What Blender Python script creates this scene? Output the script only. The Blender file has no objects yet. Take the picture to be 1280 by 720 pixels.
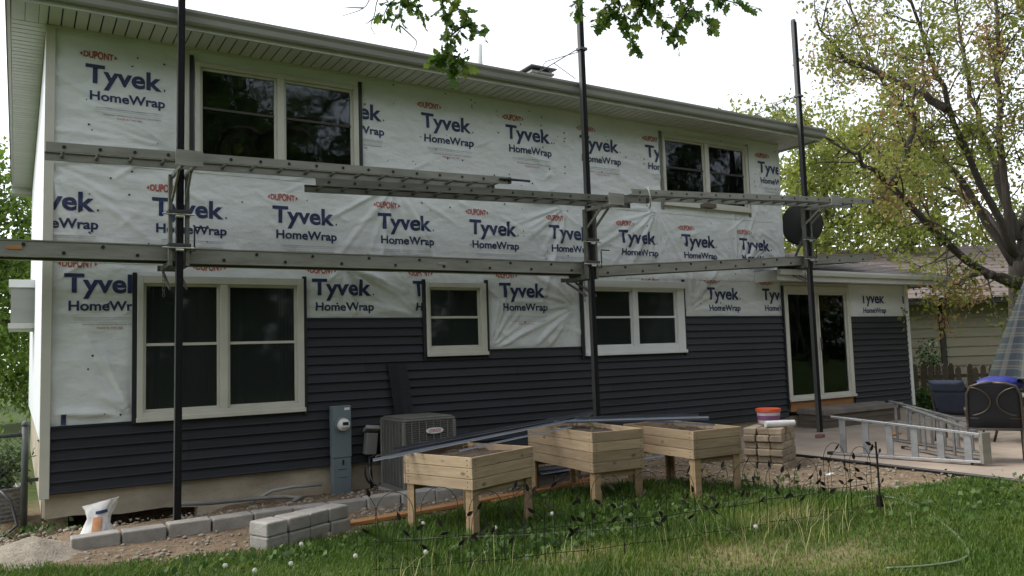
import bpy, bmesh, math, random
import numpy as np
from mathutils import Vector, Matrix, noise

# ------------------------------------------------------------------ camera, sky, sun, exposure
scene = bpy.context.scene
COL = scene.collection
YAW, PITCH, ROLL = math.radians(31.952), math.radians(4.541), math.radians(-1.781)
cam_data = bpy.data.cameras.new("camera")
cam = bpy.data.objects.new("camera", cam_data)
COL.objects.link(cam)
cam_data.sensor_width = 36.0
cam_data.lens = 27.96
cam_data.clip_start = 0.05
cam_data.clip_end = 2000
_f = Vector((math.sin(YAW) * math.cos(PITCH), math.cos(YAW) * math.cos(PITCH), math.sin(PITCH)))
_r = Vector((math.cos(YAW), -math.sin(YAW), 0))
_u = _r.cross(_f)
_r2 = _r * math.cos(ROLL) + _u * math.sin(ROLL)
_u2 = -_r * math.sin(ROLL) + _u * math.cos(ROLL)
_m = Matrix((( _r2.x, _u2.x, -_f.x, -0.251), (_r2.y, _u2.y, -_f.y, -9.846), (_r2.z, _u2.z, -_f.z, 1.706), (0, 0, 0, 1)))
cam.matrix_world = _m
scene.camera = cam

SUN_EL, SUN_AZ = math.radians(54), math.radians(-55)      # azimuth measured from +Y towards +X
world = bpy.data.worlds.new("World")
scene.world = world
world.use_nodes = True
wn, wl = world.node_tree.nodes, world.node_tree.links
wn.clear()
w_out = wn.new("ShaderNodeOutputWorld")
w_bg = wn.new("ShaderNodeBackground")
w_sky = wn.new("ShaderNodeTexSky")
w_sky.sky_type = 'NISHITA'
w_sky.sun_disc = False
w_sky.sun_elevation = SUN_EL
w_sky.sun_rotation = SUN_AZ
w_sky.air_density = 1.0
w_sky.dust_density = 1.0
w_sky.ozone_density = 1.0
w_hsv = wn.new("ShaderNodeHueSaturation")
w_hsv.inputs['Saturation'].default_value = 0.22
w_tc = wn.new("ShaderNodeTexCoord")
w_ns = wn.new("ShaderNodeTexNoise")
w_ns.inputs['Scale'].default_value = 2.2
w_ns.inputs['Detail'].default_value = 5
w_rp = wn.new("ShaderNodeMapRange")
w_rp.inputs[3].default_value = 0.86
w_rp.inputs[4].default_value = 1.14
w_mx = wn.new("ShaderNodeVectorMath")
w_mx.operation = 'SCALE'
wl.new(w_tc.outputs['Generated'], w_ns.inputs['Vector'])
wl.new(w_ns.outputs[0], w_rp.inputs[0])
wl.new(w_sky.outputs[0], w_hsv.inputs['Color'])
wl.new(w_hsv.outputs[0], w_mx.inputs[0])
wl.new(w_rp.outputs[0], w_mx.inputs['Scale'])
wl.new(w_mx.outputs[0], w_bg.inputs['Color'])
w_bg.inputs['Strength'].default_value = 0.145
wl.new(w_bg.outputs[0], w_out.inputs[0])

sun_data = bpy.data.lights.new("sun", 'SUN')
sun = bpy.data.objects.new("sun", sun_data)
COL.objects.link(sun)
sun_data.energy = 1.2
sun_data.angle = math.radians(22)
sun_data.color = (1.0, 0.96, 0.9)
_sd = Vector((math.sin(SUN_AZ) * math.cos(SUN_EL), math.cos(SUN_AZ) * math.cos(SUN_EL), math.sin(SUN_EL)))
sun.rotation_euler = _sd.to_track_quat('Z', 'Y').to_euler()

vs = scene.view_settings
vs.view_transform = 'Standard'
vs.look = 'None'
vs.exposure = 1.34
vs.gamma = 1.0
vs.use_curve_mapping = False
try:
    scene.cycles.max_bounces = 7
    scene.cycles.diffuse_bounces = 3
    scene.cycles.transparent_max_bounces = 10
    scene.cycles.caustics_reflective = False
    scene.cycles.caustics_refractive = False
    scene.cycles.use_denoising = True
except Exception:
    pass

# ------------------------------------------------------------------ helpers
rng = random.Random(7)
nrg = np.random.default_rng(11)


class MB:
    """collects geometry for ONE mesh object"""
    def __init__(self):
        self.v, self.f = [], []
        self.M = None

    def add(self, vs_, fs_):
        n = len(self.v)
        if self.M is not None:
            vs_ = [tuple(self.M @ Vector(p)) for p in vs_]
        self.v += [tuple(p) for p in vs_]
        self.f += [tuple(i + n for i in f) for f in fs_]
        return self

    def box(self, x0, x1, y0, y1, z0, z1):
        return self.add([(x0, y0, z0), (x1, y0, z0), (x1, y1, z0), (x0, y1, z0), (x0, y0, z1), (x1, y0, z1), (x1, y1, z1), (x0, y1, z1)],
                        [(0, 3, 2, 1), (4, 5, 6, 7), (0, 1, 5, 4), (1, 2, 6, 5), (2, 3, 7, 6), (3, 0, 4, 7)])

    def bar(self, a, b, w, h, up=(0, 0, 1)):
        """rectangular bar from a to b, w across, h along up"""
        a, b = Vector(a), Vector(b)
        d = (b - a).normalized()
        u = Vector(up)
        s = d.cross(u)
        if s.length < 1e-5:
            s = d.cross(Vector((1, 0, 0)))
        s.normalize()
        u = s.cross(d).normalized()
        vs_ = []
        for p in (a, b):
            for i, j in ((-1, -1), (1, -1), (1, 1), (-1, 1)):
                vs_.append(p + s * (i * w / 2) + u * (j * h / 2))
        return self.add(vs_, [(0, 1, 2, 3), (7, 6, 5, 4), (0, 4, 5, 1), (1, 5, 6, 2), (2, 6, 7, 3), (3, 7, 4, 0)])

    def tube(self, pts, rad, n=8, cap=True):
        pts = [Vector(p) for p in pts]
        k = len(pts)
        if not hasattr(rad, '__len__'):
            rad = [rad] * k
        vs_, fs_ = [], []
        t0 = (pts[1] - pts[0]).normalized()
        s = t0.cross(Vector((0.31, 0.17, 0.93)))
        if s.length < 1e-3:
            s = t0.cross(Vector((1, 0, 0)))
        s.normalize()
        for i, p in enumerate(pts):
            t = (pts[min(i + 1, k - 1)] - pts[max(i - 1, 0)])
            t = t.normalized() if t.length > 1e-9 else t0
            s = s - t * s.dot(t)
            s.normalize()
            b = t.cross(s)
            for j in range(n):
                a = 2 * math.pi * j / n
                vs_.append(p + (s * math.cos(a) + b * math.sin(a)) * rad[i])
        for i in range(k - 1):
            for j in range(n):
                a, b_ = i * n + j, i * n + (j + 1) % n
                fs_.append((a, b_, b_ + n, a + n))
        if cap:
            fs_.append(tuple(range(n))[::-1])
            fs_.append(tuple((k - 1) * n + j for j in range(n)))
        return self.add(vs_, fs_)

    def lathe(self, prof, n=20, c=(0, 0, 0)):
        vs_, fs_ = [], []
        for r_, z in prof:
            for j in range(n):
                a = 2 * math.pi * j / n
                vs_.append((c[0] + r_ * math.cos(a), c[1] + r_ * math.sin(a), c[2] + z))
        for i in range(len(prof) - 1):
            for j in range(n):
                a, b_ = i * n + j, i * n + (j + 1) % n
                fs_.append((a, b_, b_ + n, a + n))
        fs_.append(tuple(range(n))[::-1])
        fs_.append(tuple((len(prof) - 1) * n + j for j in range(n)))
        return self.add(vs_, fs_)

    def prism(self, poly, a, b, axis='x'):
        """extrude a closed 2D polygon from a to b along axis; poly in the other two coordinates"""
        n = len(poly)
        vs_ = []
        for t in (a, b):
            for (p, q) in poly:
                vs_.append((t, p, q) if axis == 'x' else ((p, t, q) if axis == 'y' else (p, q, t)))
        fs_ = [tuple(range(n)), tuple(range(2 * n - 1, n - 1, -1))]
        for i in range(n):
            j = (i + 1) % n
            fs_.append((i, i + n, j + n, j))
        return self.add(vs_, fs_)

    def build(self, name, mat, parent=None, smooth=False, bevel=0, loc=None):
        me = bpy.data.meshes.new(name)
        me.from_pydata(self.v, [], self.f)
        bm = bmesh.new()
        bm.from_mesh(me)
        bmesh.ops.recalc_face_normals(bm, faces=bm.faces)
        bm.to_mesh(me)
        bm.free()
        return link(name, me, mat, parent, smooth, bevel, loc)


def link(name, me, mat, parent=None, smooth=False, bevel=0, loc=None):
    o = bpy.data.objects.new(name, me)
    COL.objects.link(o)
    if mat is not None:
        me.materials.append(mat)
    if smooth:
        me.polygons.foreach_set('use_smooth', [True] * len(me.polygons))
    if bevel:
        md = o.modifiers.new('bevel', 'BEVEL')
        md.width = bevel
        md.segments = 2
        md.limit_method = 'ANGLE'
        md.angle_limit = math.radians(40)
    if parent is not None:
        o.parent = parent
    if loc is not None:
        o.location = loc
    return o


def np_mesh(name, verts, faces_flat, nper, mat, parent=None, attrs=None, smooth=False):
    """fast mesh from numpy: faces_flat (F, nper)"""
    me = bpy.data.meshes.new(name)
    F = len(faces_flat)
    me.vertices.add(len(verts))
    me.vertices.foreach_set('co', np.asarray(verts, dtype=np.float32).ravel())
    me.loops.add(F * nper)
    me.loops.foreach_set('vertex_index', np.asarray(faces_flat, dtype=np.int32).ravel())
    me.polygons.add(F)
    me.polygons.foreach_set('loop_start', np.arange(0, F * nper, nper, dtype=np.int32))
    me.update(calc_edges=True)
    for k, a in (attrs or {}).items():
        at = me.attributes.new(k, 'FLOAT', 'POINT')
        at.data.foreach_set('value', np.asarray(a, dtype=np.float32))
    me.validate()
    return link(name, me, mat, parent, smooth)


def empty(name, loc=(0, 0, 0), rz=0.0, parent=None):
    o = bpy.data.objects.new(name, None)
    COL.objects.link(o)
    o.location = loc
    o.rotation_euler = (0, 0, rz)
    o.empty_display_size = 0.1
    if parent is not None:
        o.parent = parent
    return o


def tag(o, label=None, cat=None, group=None, kind=None):
    if label:
        o['label'] = label
    if cat:
        o['category'] = cat
    if group:
        o['group'] = group
    if kind:
        o['kind'] = kind
    return o


ORD = ['first', 'second', 'third', 'fourth', 'fifth', 'sixth', 'seventh', 'eighth', 'ninth', 'tenth', 'eleventh', 'twelfth',
       'thirteenth', 'fourteenth', 'fifteenth', 'sixteenth', 'seventeenth', 'eighteenth']


# ------------------------------------------------------------------ materials
def new_mat(name):
    m = bpy.data.materials.new(name)
    m.use_nodes = True
    nt = m.node_tree
    return m, nt, nt.nodes['Principled BSDF']


def pmat(name, col, rough=0.6, col2=None, scale=6.0, stretch=(1, 1, 1), detail=6, bump=0.0, bscale=None, metal=0.0, contrast=(0.3, 0.7),
         spec=0.5, rvar=0.0, coords='Object', bstretch=None, perobj=0.0, trans=0.0):
    m, nt, b = new_mat(name)
    N, L = nt.nodes, nt.links
    b.inputs['Roughness'].default_value = rough
    b.inputs['Metallic'].default_value = metal
    b.inputs['Specular IOR Level'].default_value = spec
    if col2 is None:
        col2 = tuple(c * 0.8 for c in col)
    tc = N.new('ShaderNodeTexCoord')
    mp = N.new('ShaderNodeMapping')
    mp.inputs['Scale'].default_value = stretch
    L.new(tc.outputs[coords], mp.inputs['Vector'])
    if perobj:
        oi = N.new('ShaderNodeObjectInfo')
        ml = N.new('ShaderNodeVectorMath')
        ml.operation = 'SCALE'
        ml.inputs[0].default_value = (13.7, 7.1, 23.3)
        L.new(oi.outputs['Random'], ml.inputs['Scale'])
        L.new(ml.outputs[0], mp.inputs['Location'])
    ns = N.new('ShaderNodeTexNoise')
    ns.inputs['Scale'].default_value = scale
    ns.inputs['Detail'].default_value = detail
    ns.inputs['Roughness'].default_value = 0.6
    L.new(mp.outputs[0], ns.inputs['Vector'])
    rp = N.new('ShaderNodeMapRange')
    rp.inputs[1].default_value, rp.inputs[2].default_value = contrast
    L.new(ns.outputs[0], rp.inputs[0])
    mx = N.new('ShaderNodeMix')
    mx.data_type = 'RGBA'
    mx.inputs['A'].default_value = (*col, 1)
    mx.inputs['B'].default_value = (*col2, 1)
    L.new(rp.outputs[0], mx.inputs['Factor'])
    out = mx.outputs['Result']
    if perobj:
        hs = N.new('ShaderNodeHueSaturation')
        r2 = N.new('ShaderNodeMapRange')
        r2.inputs[3].default_value, r2.inputs[4].default_value = 1 - perobj, 1 + perobj
        L.new(oi.outputs['Random'], r2.inputs[0])
        L.new(r2.outputs[0], hs.inputs['Value'])
        L.new(out, hs.inputs['Color'])
        out = hs.outputs[0]
    L.new(out, b.inputs['Base Color'])
    if rvar:
        r3 = N.new('ShaderNodeMapRange')
        r3.inputs[3].default_value, r3.inputs[4].default_value = rough - rvar, rough + rvar
        L.new(ns.outputs[0], r3.inputs[0])
        L.new(r3.outputs[0], b.inputs['Roughness'])
    if bump:
        bp = N.new('ShaderNodeBump')
        bp.inputs['Strength'].default_value = 1.0
        bp.inputs['Distance'].default_value = bump
        n2 = N.new('ShaderNodeTexNoise')
        n2.inputs['Scale'].default_value = bscale or scale * 3
        n2.inputs['Detail'].default_value = 5
        if bstretch:
            m2 = N.new('ShaderNodeMapping')
            m2.inputs['Scale'].default_value = bstretch
            L.new(tc.outputs[coords], m2.inputs['Vector'])
            L.new(m2.outputs[0], n2.inputs['Vector'])
        else:
            L.new(mp.outputs[0], n2.inputs['Vector'])
        L.new(n2.outputs[0], bp.inputs['Height'])
        L.new(bp.outputs[0], b.inputs['Normal'])
    return m


def leaf_mat(name, cols, rough=0.55, trans=0.35):
    """foliage: colour from the per-leaf attribute rnd"""
    m, nt, b = new_mat(name)
    N, L = nt.nodes, nt.links
    at = N.new('ShaderNodeAttribute')
    at.attribute_name = 'rnd'
    rp = N.new('ShaderNodeValToRGB')
    el = rp.color_ramp.elements
    while len(el) < len(cols):
        el.new(0.5)
    for i, (p, c) in enumerate(cols):
        el[i].position = p
        el[i].color = (*c, 1)
    L.new(at.outputs['Fac'], rp.inputs['Fac'])
    L.new(rp.outputs[0], b.inputs['Base Color'])
    b.inputs['Roughness'].default_value = rough
    b.inputs['Specular IOR Level'].default_value = 0.3
    tr = N.new('ShaderNodeBsdfTranslucent')
    L.new(rp.outputs[0], tr.inputs['Color'])
    ms = N.new('ShaderNodeMixShader')
    ms.inputs[0].default_value = trans
    L.new(b.outputs[0], ms.inputs[1])
    L.new(tr.outputs[0], ms.inputs[2])
    L.new(ms.outputs[0], N['Material Output'].inputs['Surface'])
    return m


M = {}
# house wrap: white spun sheet, faint fibre mottling, fine creases
M['wrap'] = pmat('house_wrap_sheet', (0.70, 0.72, 0.71), 0.4, (0.62, 0.645, 0.63), 2.2, bump=0.024, bscale=3.4, bstretch=(1.1, 1, 2.0), contrast=(0.35, 0.75))
M['wrap_side'] = pmat('house_wrap_side', (0.74, 0.76, 0.78), 0.5, (0.6, 0.62, 0.62), 3.0, bump=0.006, bscale=5)
M['blue'] = pmat('blue_print', (0.012, 0.022, 0.075), 0.55, (0.02, 0.033, 0.10), 9)
M['red'] = pmat('red_print', (0.36, 0.032, 0.026), 0.55, (0.46, 0.09, 0.07), 14)
M['grey_print'] = pmat('grey_print', (0.36, 0.37, 0.38), 0.6, (0.5, 0.5, 0.5), 30)
M['cap'] = pmat('fastener_black', (0.02, 0.02, 0.022), 0.5)
M['siding'] = pmat('charcoal_vinyl', (0.0155, 0.0176, 0.0215), 0.48, (0.023, 0.0258, 0.0305), 3, stretch=(0.4, 1, 6), bump=0.0012, bscale=26, bstretch=(0.3, 1, 5), perobj=0.2, rvar=0.1, spec=0.28)
M['jchan'] = pmat('dark_channel', (0.014, 0.016, 0.02), 0.45)
M['almond'] = pmat('almond_vinyl', (0.56, 0.545, 0.47), 0.45, (0.48, 0.465, 0.39), 3, contrast=(0.45, 0.8))
M['white_vinyl'] = pmat('white_vinyl', (0.70, 0.71, 0.69), 0.42, (0.62, 0.63, 0.61), 3, contrast=(0.45, 0.8))
M['soffit'] = pmat('soffit_vinyl', (0.60, 0.60, 0.56), 0.55, (0.53, 0.53, 0.49), 2.0, perobj=0.05)
M['gutter'] = pmat('gutter_metal', (0.31, 0.31, 0.285), 0.5, (0.23, 0.23, 0.21), 1.6, stretch=(0.5, 1, 4), contrast=(0.35, 0.8))
M['fascia'] = pmat('fascia_paint', (0.55, 0.55, 0.50), 0.5, (0.45, 0.45, 0.41), 3)
M['plywood'] = pmat('sheathing', (0.42, 0.30, 0.17), 0.75, (0.30, 0.2, 0.11), 5, stretch=(1, 1, 5))
M['concrete'] = pmat('foundation_concrete', (0.44, 0.38, 0.28), 0.85, (0.24, 0.205, 0.15), 1.4, stretch=(1, 1, 1.6), detail=9, bump=0.006, bscale=24, contrast=(0.38, 0.72))
M['shingle'] = pmat('roof_shingle', (0.12, 0.11, 0.115), 0.9, (0.19, 0.165, 0.165), 9, stretch=(1, 1, 1), bump=0.01, bscale=40, perobj=0.12)
M['alu'] = pmat('aluminium', (0.30, 0.295, 0.255), 0.5, (0.20, 0.195, 0.165), 4, stretch=(0.6, 3, 3), metal=0.3, bump=0.001, rvar=0.1)
M['alu_bright'] = pmat('bright_aluminium', (0.72, 0.73, 0.75), 0.25, (0.5, 0.51, 0.53), 9, metal=0.9, rvar=0.08)
M['alu_dull'] = pmat('weathered_aluminium', (0.185, 0.18, 0.15), 0.55, (0.115, 0.11, 0.09), 5, stretch=(0.6, 3, 3), metal=0.3, bump=0.001)
M['rubber'] = pmat('black_rubber', (0.007, 0.007, 0.008), 0.7, (0.013, 0.013, 0.014), 30, bump=0.0015, bscale=120, spec=0.2)
M['pole'] = pmat('dull_pole_metal', (0.10, 0.10, 0.095), 0.6, (0.06, 0.06, 0.055), 6, stretch=(3, 3, 0.4), metal=0.2)
M['steel'] = pmat('dark_steel', (0.11, 0.11, 0.105), 0.5, (0.07, 0.06, 0.05), 14, metal=0.6)
M['black'] = pmat('black_plastic', (0.012, 0.012, 0.013), 0.45)
M['ply_deck'] = pmat('plank_deck', (0.22, 0.19, 0.14), 0.8, (0.12, 0.105, 0.085), 4, stretch=(0.3, 3, 1))


def wood_mat(name, col, col2, knot=0.5, scale=3.0):
    m, nt, b = new_mat(name)
    N, L = nt.nodes, nt.links
    tc = N.new('ShaderNodeTexCoord')
    oi = N.new('ShaderNodeObjectInfo')
    of = N.new('ShaderNodeVectorMath')
    of.operation = 'SCALE'
    of.inputs[0].default_value = (31.7, 17.1, 9.3)
    L.new(oi.outputs['Random'], of.inputs['Scale'])
    mp = N.new('ShaderNodeMapping')
    L.new(tc.outputs['Object'], mp.inputs['Vector'])
    L.new(of.outputs[0], mp.inputs['Location'])
    mp.inputs['Scale'].default_value = (1.0, 1.0, 9.0)
    ns = N.new('ShaderNodeTexNoise')
    ns.inputs['Scale'].default_value = scale
    ns.inputs['Detail'].default_value = 8
    ns.inputs['Roughness'].default_value = 0.65
    ns.inputs['Distortion'].default_value = 0.4
    L.new(mp.outputs[0], ns.inputs['Vector'])
    rp = N.new('ShaderNodeMapRange')
    rp.inputs[1].default_value, rp.inputs[2].default_value = 0.32, 0.72
    L.new(ns.outputs[0], rp.inputs[0])
    mx = N.new('ShaderNodeMix')
    mx.data_type = 'RGBA'
    mx.inputs['A'].default_value = (*col, 1)
    mx.inputs['B'].default_value = (*col2, 1)
    L.new(rp.outputs[0], mx.inputs['Factor'])
    # knots
    m2 = N.new('ShaderNodeMapping')
    m2.inputs['Scale'].default_value = (3.6, 3.6, 6.5)
    L.new(tc.outputs['Object'], m2.inputs['Vector'])
    L.new(of.outputs[0], m2.inputs['Location'])
    vo = N.new('ShaderNodeTexVoronoi')
    vo.inputs['Scale'].default_value = 1.0
    L.new(m2.outputs[0], vo.inputs['Vector'])
    kr = N.new('ShaderNodeMapRange')
    kr.inputs[1].default_value, kr.inputs[2].default_value = 0.16, 0.06
    kr.inputs[4].default_value = knot
    L.new(vo.outputs['Distance'], kr.inputs[0])
    mk = N.new('ShaderNodeMix')
    mk.data_type = 'RGBA'
    mk.inputs['B'].default_value = (0.10, 0.055, 0.025, 1)
    L.new(kr.outputs[0], mk.inputs['Factor'])
    L.new(mx.outputs['Result'], mk.inputs['A'])
    hs = N.new('ShaderNodeHueSaturation')
    rv = N.new('ShaderNodeMapRange')
    rv.inputs[3].default_value, rv.inputs[4].default_value = 0.72, 1.18
    L.new(oi.outputs['Random'], rv.inputs[0])
    L.new(rv.outputs[0], hs.inputs['Value'])
    L.new(mk.outputs['Result'], hs.inputs['Color'])
    L.new(hs.outputs[0], b.inputs['Base Color'])
    b.inputs['Roughness'].default_value = 0.75
    b.inputs['Specular IOR Level'].default_value = 0.25
    bp = N.new('ShaderNodeBump')
    bp.inputs['Distance'].default_value = 0.0025
    L.new(ns.outputs[0], bp.inputs['Height'])
    L.new(bp.outputs[0], b.inputs['Normal'])
    return m


M['cedar'] = wood_mat('cedar_board', (0.40, 0.305, 0.195), (0.27, 0.19, 0.115), 0.8)
M['cedar_leg'] = wood_mat('cedar_post', (0.33, 0.235, 0.13), (0.22, 0.15, 0.085), 0.5)
M['lumber'] = wood_mat('fresh_lumber', (0.47, 0.24, 0.10), (0.36, 0.17, 0.07), 0.4)
M['old_wood'] = wood_mat('weathered_wood', (0.15, 0.125, 0.10), (0.09, 0.072, 0.055), 0.2)
M['block'] = pmat('concrete_block', (0.335, 0.315, 0.28), 0.9, (0.235, 0.22, 0.195), 7, bump=0.006, bscale=60, perobj=0.12, detail=8)
M['paver'] = pmat('tan_paver', (0.34, 0.27, 0.185), 0.9, (0.22, 0.175, 0.125), 8, bump=0.008, bscale=45, perobj=0.2, detail=8)
M['patio'] = pmat('patio_concrete', (0.34, 0.275, 0.215), 0.85, (0.235, 0.19, 0.15), 1.3, bump=0.003, bscale=45, detail=10, contrast=(0.35, 0.7))
M['step'] = pmat('old_step_concrete', (0.22, 0.195, 0.165), 0.9, (0.12, 0.105, 0.09), 2.5, bump=0.006, bscale=30, detail=9)
M['gravel'] = pmat('pale_gravel', (0.36, 0.315, 0.245), 0.95, (0.22, 0.185, 0.14), 22, bump=0.02, bscale=55, detail=8)
M['potting'] = pmat('potting_soil', (0.045, 0.032, 0.022), 0.95, (0.095, 0.068, 0.045), 26, bump=0.03, bscale=40, detail=8)
M['meter_grey'] = pmat('grey_blue_enamel', (0.155, 0.195, 0.205), 0.45, (0.12, 0.15, 0.16), 3, rvar=0.08)
M['ac_grey'] = pmat('condenser_paint', (0.15, 0.15, 0.13), 0.55, (0.11, 0.11, 0.095), 6)
M['ac_dark'] = pmat('condenser_coil', (0.018, 0.018, 0.017), 0.8)
M['grey_plastic'] = pmat('grey_plastic', (0.20, 0.20, 0.18), 0.6)
M['label_white'] = pmat('white_label', (0.72, 0.72, 0.7), 0.5)
M['poly_white'] = pmat('white_poly_sheet', (0.72, 0.71, 0.69), 0.45, (0.55, 0.53, 0.5), 7, bump=0.012, bscale=9)
M['orange'] = pmat('orange_print', (0.56, 0.20, 0.05), 0.5, (0.64, 0.36, 0.2), 12)
M['red_lid'] = pmat('red_orange_lid', (0.56, 0.07, 0.025), 0.45)
M['bucket'] = pmat('milky_plastic', (0.58, 0.53, 0.53), 0.4, (0.42, 0.33, 0.38), 6)
M['purple'] = pmat('purple_content', (0.21, 0.08, 0.18), 0.5)
M['trim_grey'] = pmat('trim_strip_vinyl', (0.045, 0.05, 0.06), 0.35, (0.07, 0.075, 0.09), 3, rvar=0.08)
M['trim_light'] = pmat('trim_strip_edge', (0.27, 0.29, 0.33), 0.35)
M['navy'] = pmat('navy_cushion', (0.017, 0.025, 0.045), 0.85, (0.026, 0.036, 0.06), 8, bump=0.006, bscale=7)
M['sling'] = pmat('black_sling', (0.012, 0.013, 0.017), 0.75, bump=0.002, bscale=90)
M['bronze'] = pmat('bronze_tube', (0.10, 0.082, 0.065), 0.45, (0.07, 0.056, 0.045), 9, metal=0.4)
M['blue_bag'] = pmat('blue_cover', (0.025, 0.03, 0.19), 0.5, (0.04, 0.05, 0.26), 8, bump=0.01, bscale=10)
M['picket'] = wood_mat('picket_wood', (0.115, 0.09, 0.068), (0.07, 0.054, 0.04), 0.3)
M['tan_siding'] = pmat('tan_siding', (0.34, 0.30, 0.22), 0.75, (0.29, 0.255, 0.19), 2.5, stretch=(0.3, 1, 3), perobj=0.06)
M['dark_trim'] = pmat('dark_trim', (0.05, 0.042, 0.035), 0.6)
M['pink_roof'] = pmat('pinkish_shingle', (0.19, 0.15, 0.14), 0.9, (0.14, 0.11, 0.10), 14, bump=0.01, bscale=40)
M['galv'] = pmat('galvanised', (0.30, 0.31, 0.31), 0.5, (0.2, 0.2, 0.2), 8, metal=0.5)
M['fence_metal'] = pmat('dull_fence_metal', (0.085, 0.095, 0.088), 0.6, (0.05, 0.056, 0.05), 8, metal=0.2)
M['iron'] = pmat('black_iron', (0.008, 0.0075, 0.007), 0.65, (0.02, 0.015, 0.011), 20, spec=0.2)
M['bark'] = pmat('bark', (0.085, 0.07, 0.056), 0.95, (0.045, 0.037, 0.03), 9, stretch=(2, 2, 0.5), bump=0.03, bscale=18)
M['twig'] = pmat('twig_bark', (0.07, 0.056, 0.045), 0.9)
M['leaf_oak'] = leaf_mat('oak_leaf', [(0.0, (0.05, 0.11, 0.018)), (0.55, (0.105, 0.19, 0.03)), (1.0, (0.24, 0.30, 0.055))], trans=0.5)
M['leaf_right'] = leaf_mat('spring_leaf', [(0.0, (0.13, 0.175, 0.035)), (0.4, (0.25, 0.29, 0.06)), (0.72, (0.37, 0.37, 0.10)), (1.0, (0.35, 0.19, 0.10))], trans=0.55)
M['leaf_far'] = leaf_mat('far_leaf', [(0.0, (0.16, 0.21, 0.035)), (1.0, (0.34, 0.37, 0.08))], trans=0.5)
M['leaf_left'] = leaf_mat('left_leaf', [(0.0, (0.08, 0.155, 0.024)), (1.0, (0.24, 0.35, 0.055))], trans=0.5)
M['leaf_dark'] = leaf_mat('dark_leaf', [(0.0, (0.02, 0.045, 0.012)), (1.0, (0.065, 0.10, 0.025))], trans=0.25)
M['grass'] = leaf_mat('grass_blade', [(0.0, (0.045, 0.095, 0.013)), (0.5, (0.09, 0.16, 0.02)), (0.82, (0.16, 0.215, 0.034)), (1.0, (0.26, 0.24, 0.085))], trans=0.4)
M['straw'] = leaf_mat('straw', [(0.0, (0.30, 0.26, 0.12)), (1.0, (0.26, 0.29, 0.10))], trans=0.2)
M['weed'] = leaf_mat('weed_leaf', [(0.0, (0.035, 0.08, 0.018)), (1.0, (0.09, 0.15, 0.03))], trans=0.25)
M['fluff'] = pmat('seed_fluff', (0.62, 0.61, 0.57), 0.9)
M['stem'] = pmat('green_stem', (0.13, 0.18, 0.06), 0.6)

# glass: clear pane, mirror-like at its surface
m, nt, b = new_mat('window_glass')
N, L = nt.nodes, nt.links
tr = N.new('ShaderNodeBsdfTransparent')
tr.inputs[0].default_value = (0.62, 0.66, 0.64, 1)
gl = N.new('ShaderNodeBsdfGlossy')
gl.inputs['Roughness'].default_value = 0.035
gl.inputs['Color'].default_value = (0.75, 0.8, 0.86, 1)
fr = N.new('ShaderNodeFresnel')
fr.inputs['IOR'].default_value = 1.5
wv = N.new('ShaderNodeTexNoise')
wv.inputs['Scale'].default_value = 1.6
bp = N.new('ShaderNodeBump')
bp.inputs['Distance'].default_value = 0.006
tcg = N.new('ShaderNodeTexCoord')
L.new(tcg.outputs['Object'], wv.inputs['Vector'])
L.new(wv.outputs[0], bp.inputs['Height'])
L.new(bp.outputs[0], gl.inputs['Normal'])
ms = N.new('ShaderNodeMixShader')
L.new(fr.outputs[0], ms.inputs[0])
L.new(tr.outputs[0], ms.inputs[1])
L.new(gl.outputs[0], ms.inputs[2])
L.new(ms.outputs[0], N['Material Output'].inputs['Surface'])
M['glass'] = m
# lower windows carry insect screens: a fine dull mesh over the glass
m, nt, b = new_mat('screened_glass')
N, L = nt.nodes, nt.links
tr = N.new('ShaderNodeBsdfTransparent')
tr.inputs[0].default_value = (0.5, 0.54, 0.52, 1)
gl = N.new('ShaderNodeBsdfGlossy')
gl.inputs['Roughness'].default_value = 0.05
gl.inputs['Color'].default_value = (0.5, 0.55, 0.55, 1)
df = N.new('ShaderNodeBsdfDiffuse')
df.inputs['Color'].default_value = (0.05, 0.06, 0.056, 1)
fr = N.new('ShaderNodeFresnel')
fr.inputs['IOR'].default_value = 1.45
m1, m2 = N.new('ShaderNodeMixShader'), N.new('ShaderNodeMixShader')
m1.inputs[0].default_value = 0.38
L.new(tr.outputs[0], m1.inputs[1])
L.new(df.outputs[0], m1.inputs[2])
L.new(fr.outputs[0], m2.inputs[0])
L.new(m1.outputs[0], m2.inputs[1])
L.new(gl.outputs[0], m2.inputs[2])
L.new(m2.outputs[0], N['Material Output'].inputs['Surface'])
M['screen'] = m
M['interior'] = pmat('room_inside', (0.07, 0.078, 0.07), 0.9, (0.04, 0.044, 0.04), 2)
M['curtain'] = pmat('curtain_cloth', (0.30, 0.34, 0.29), 0.9, (0.2, 0.23, 0.195), 4, stretch=(9, 1, 0.4))

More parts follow.
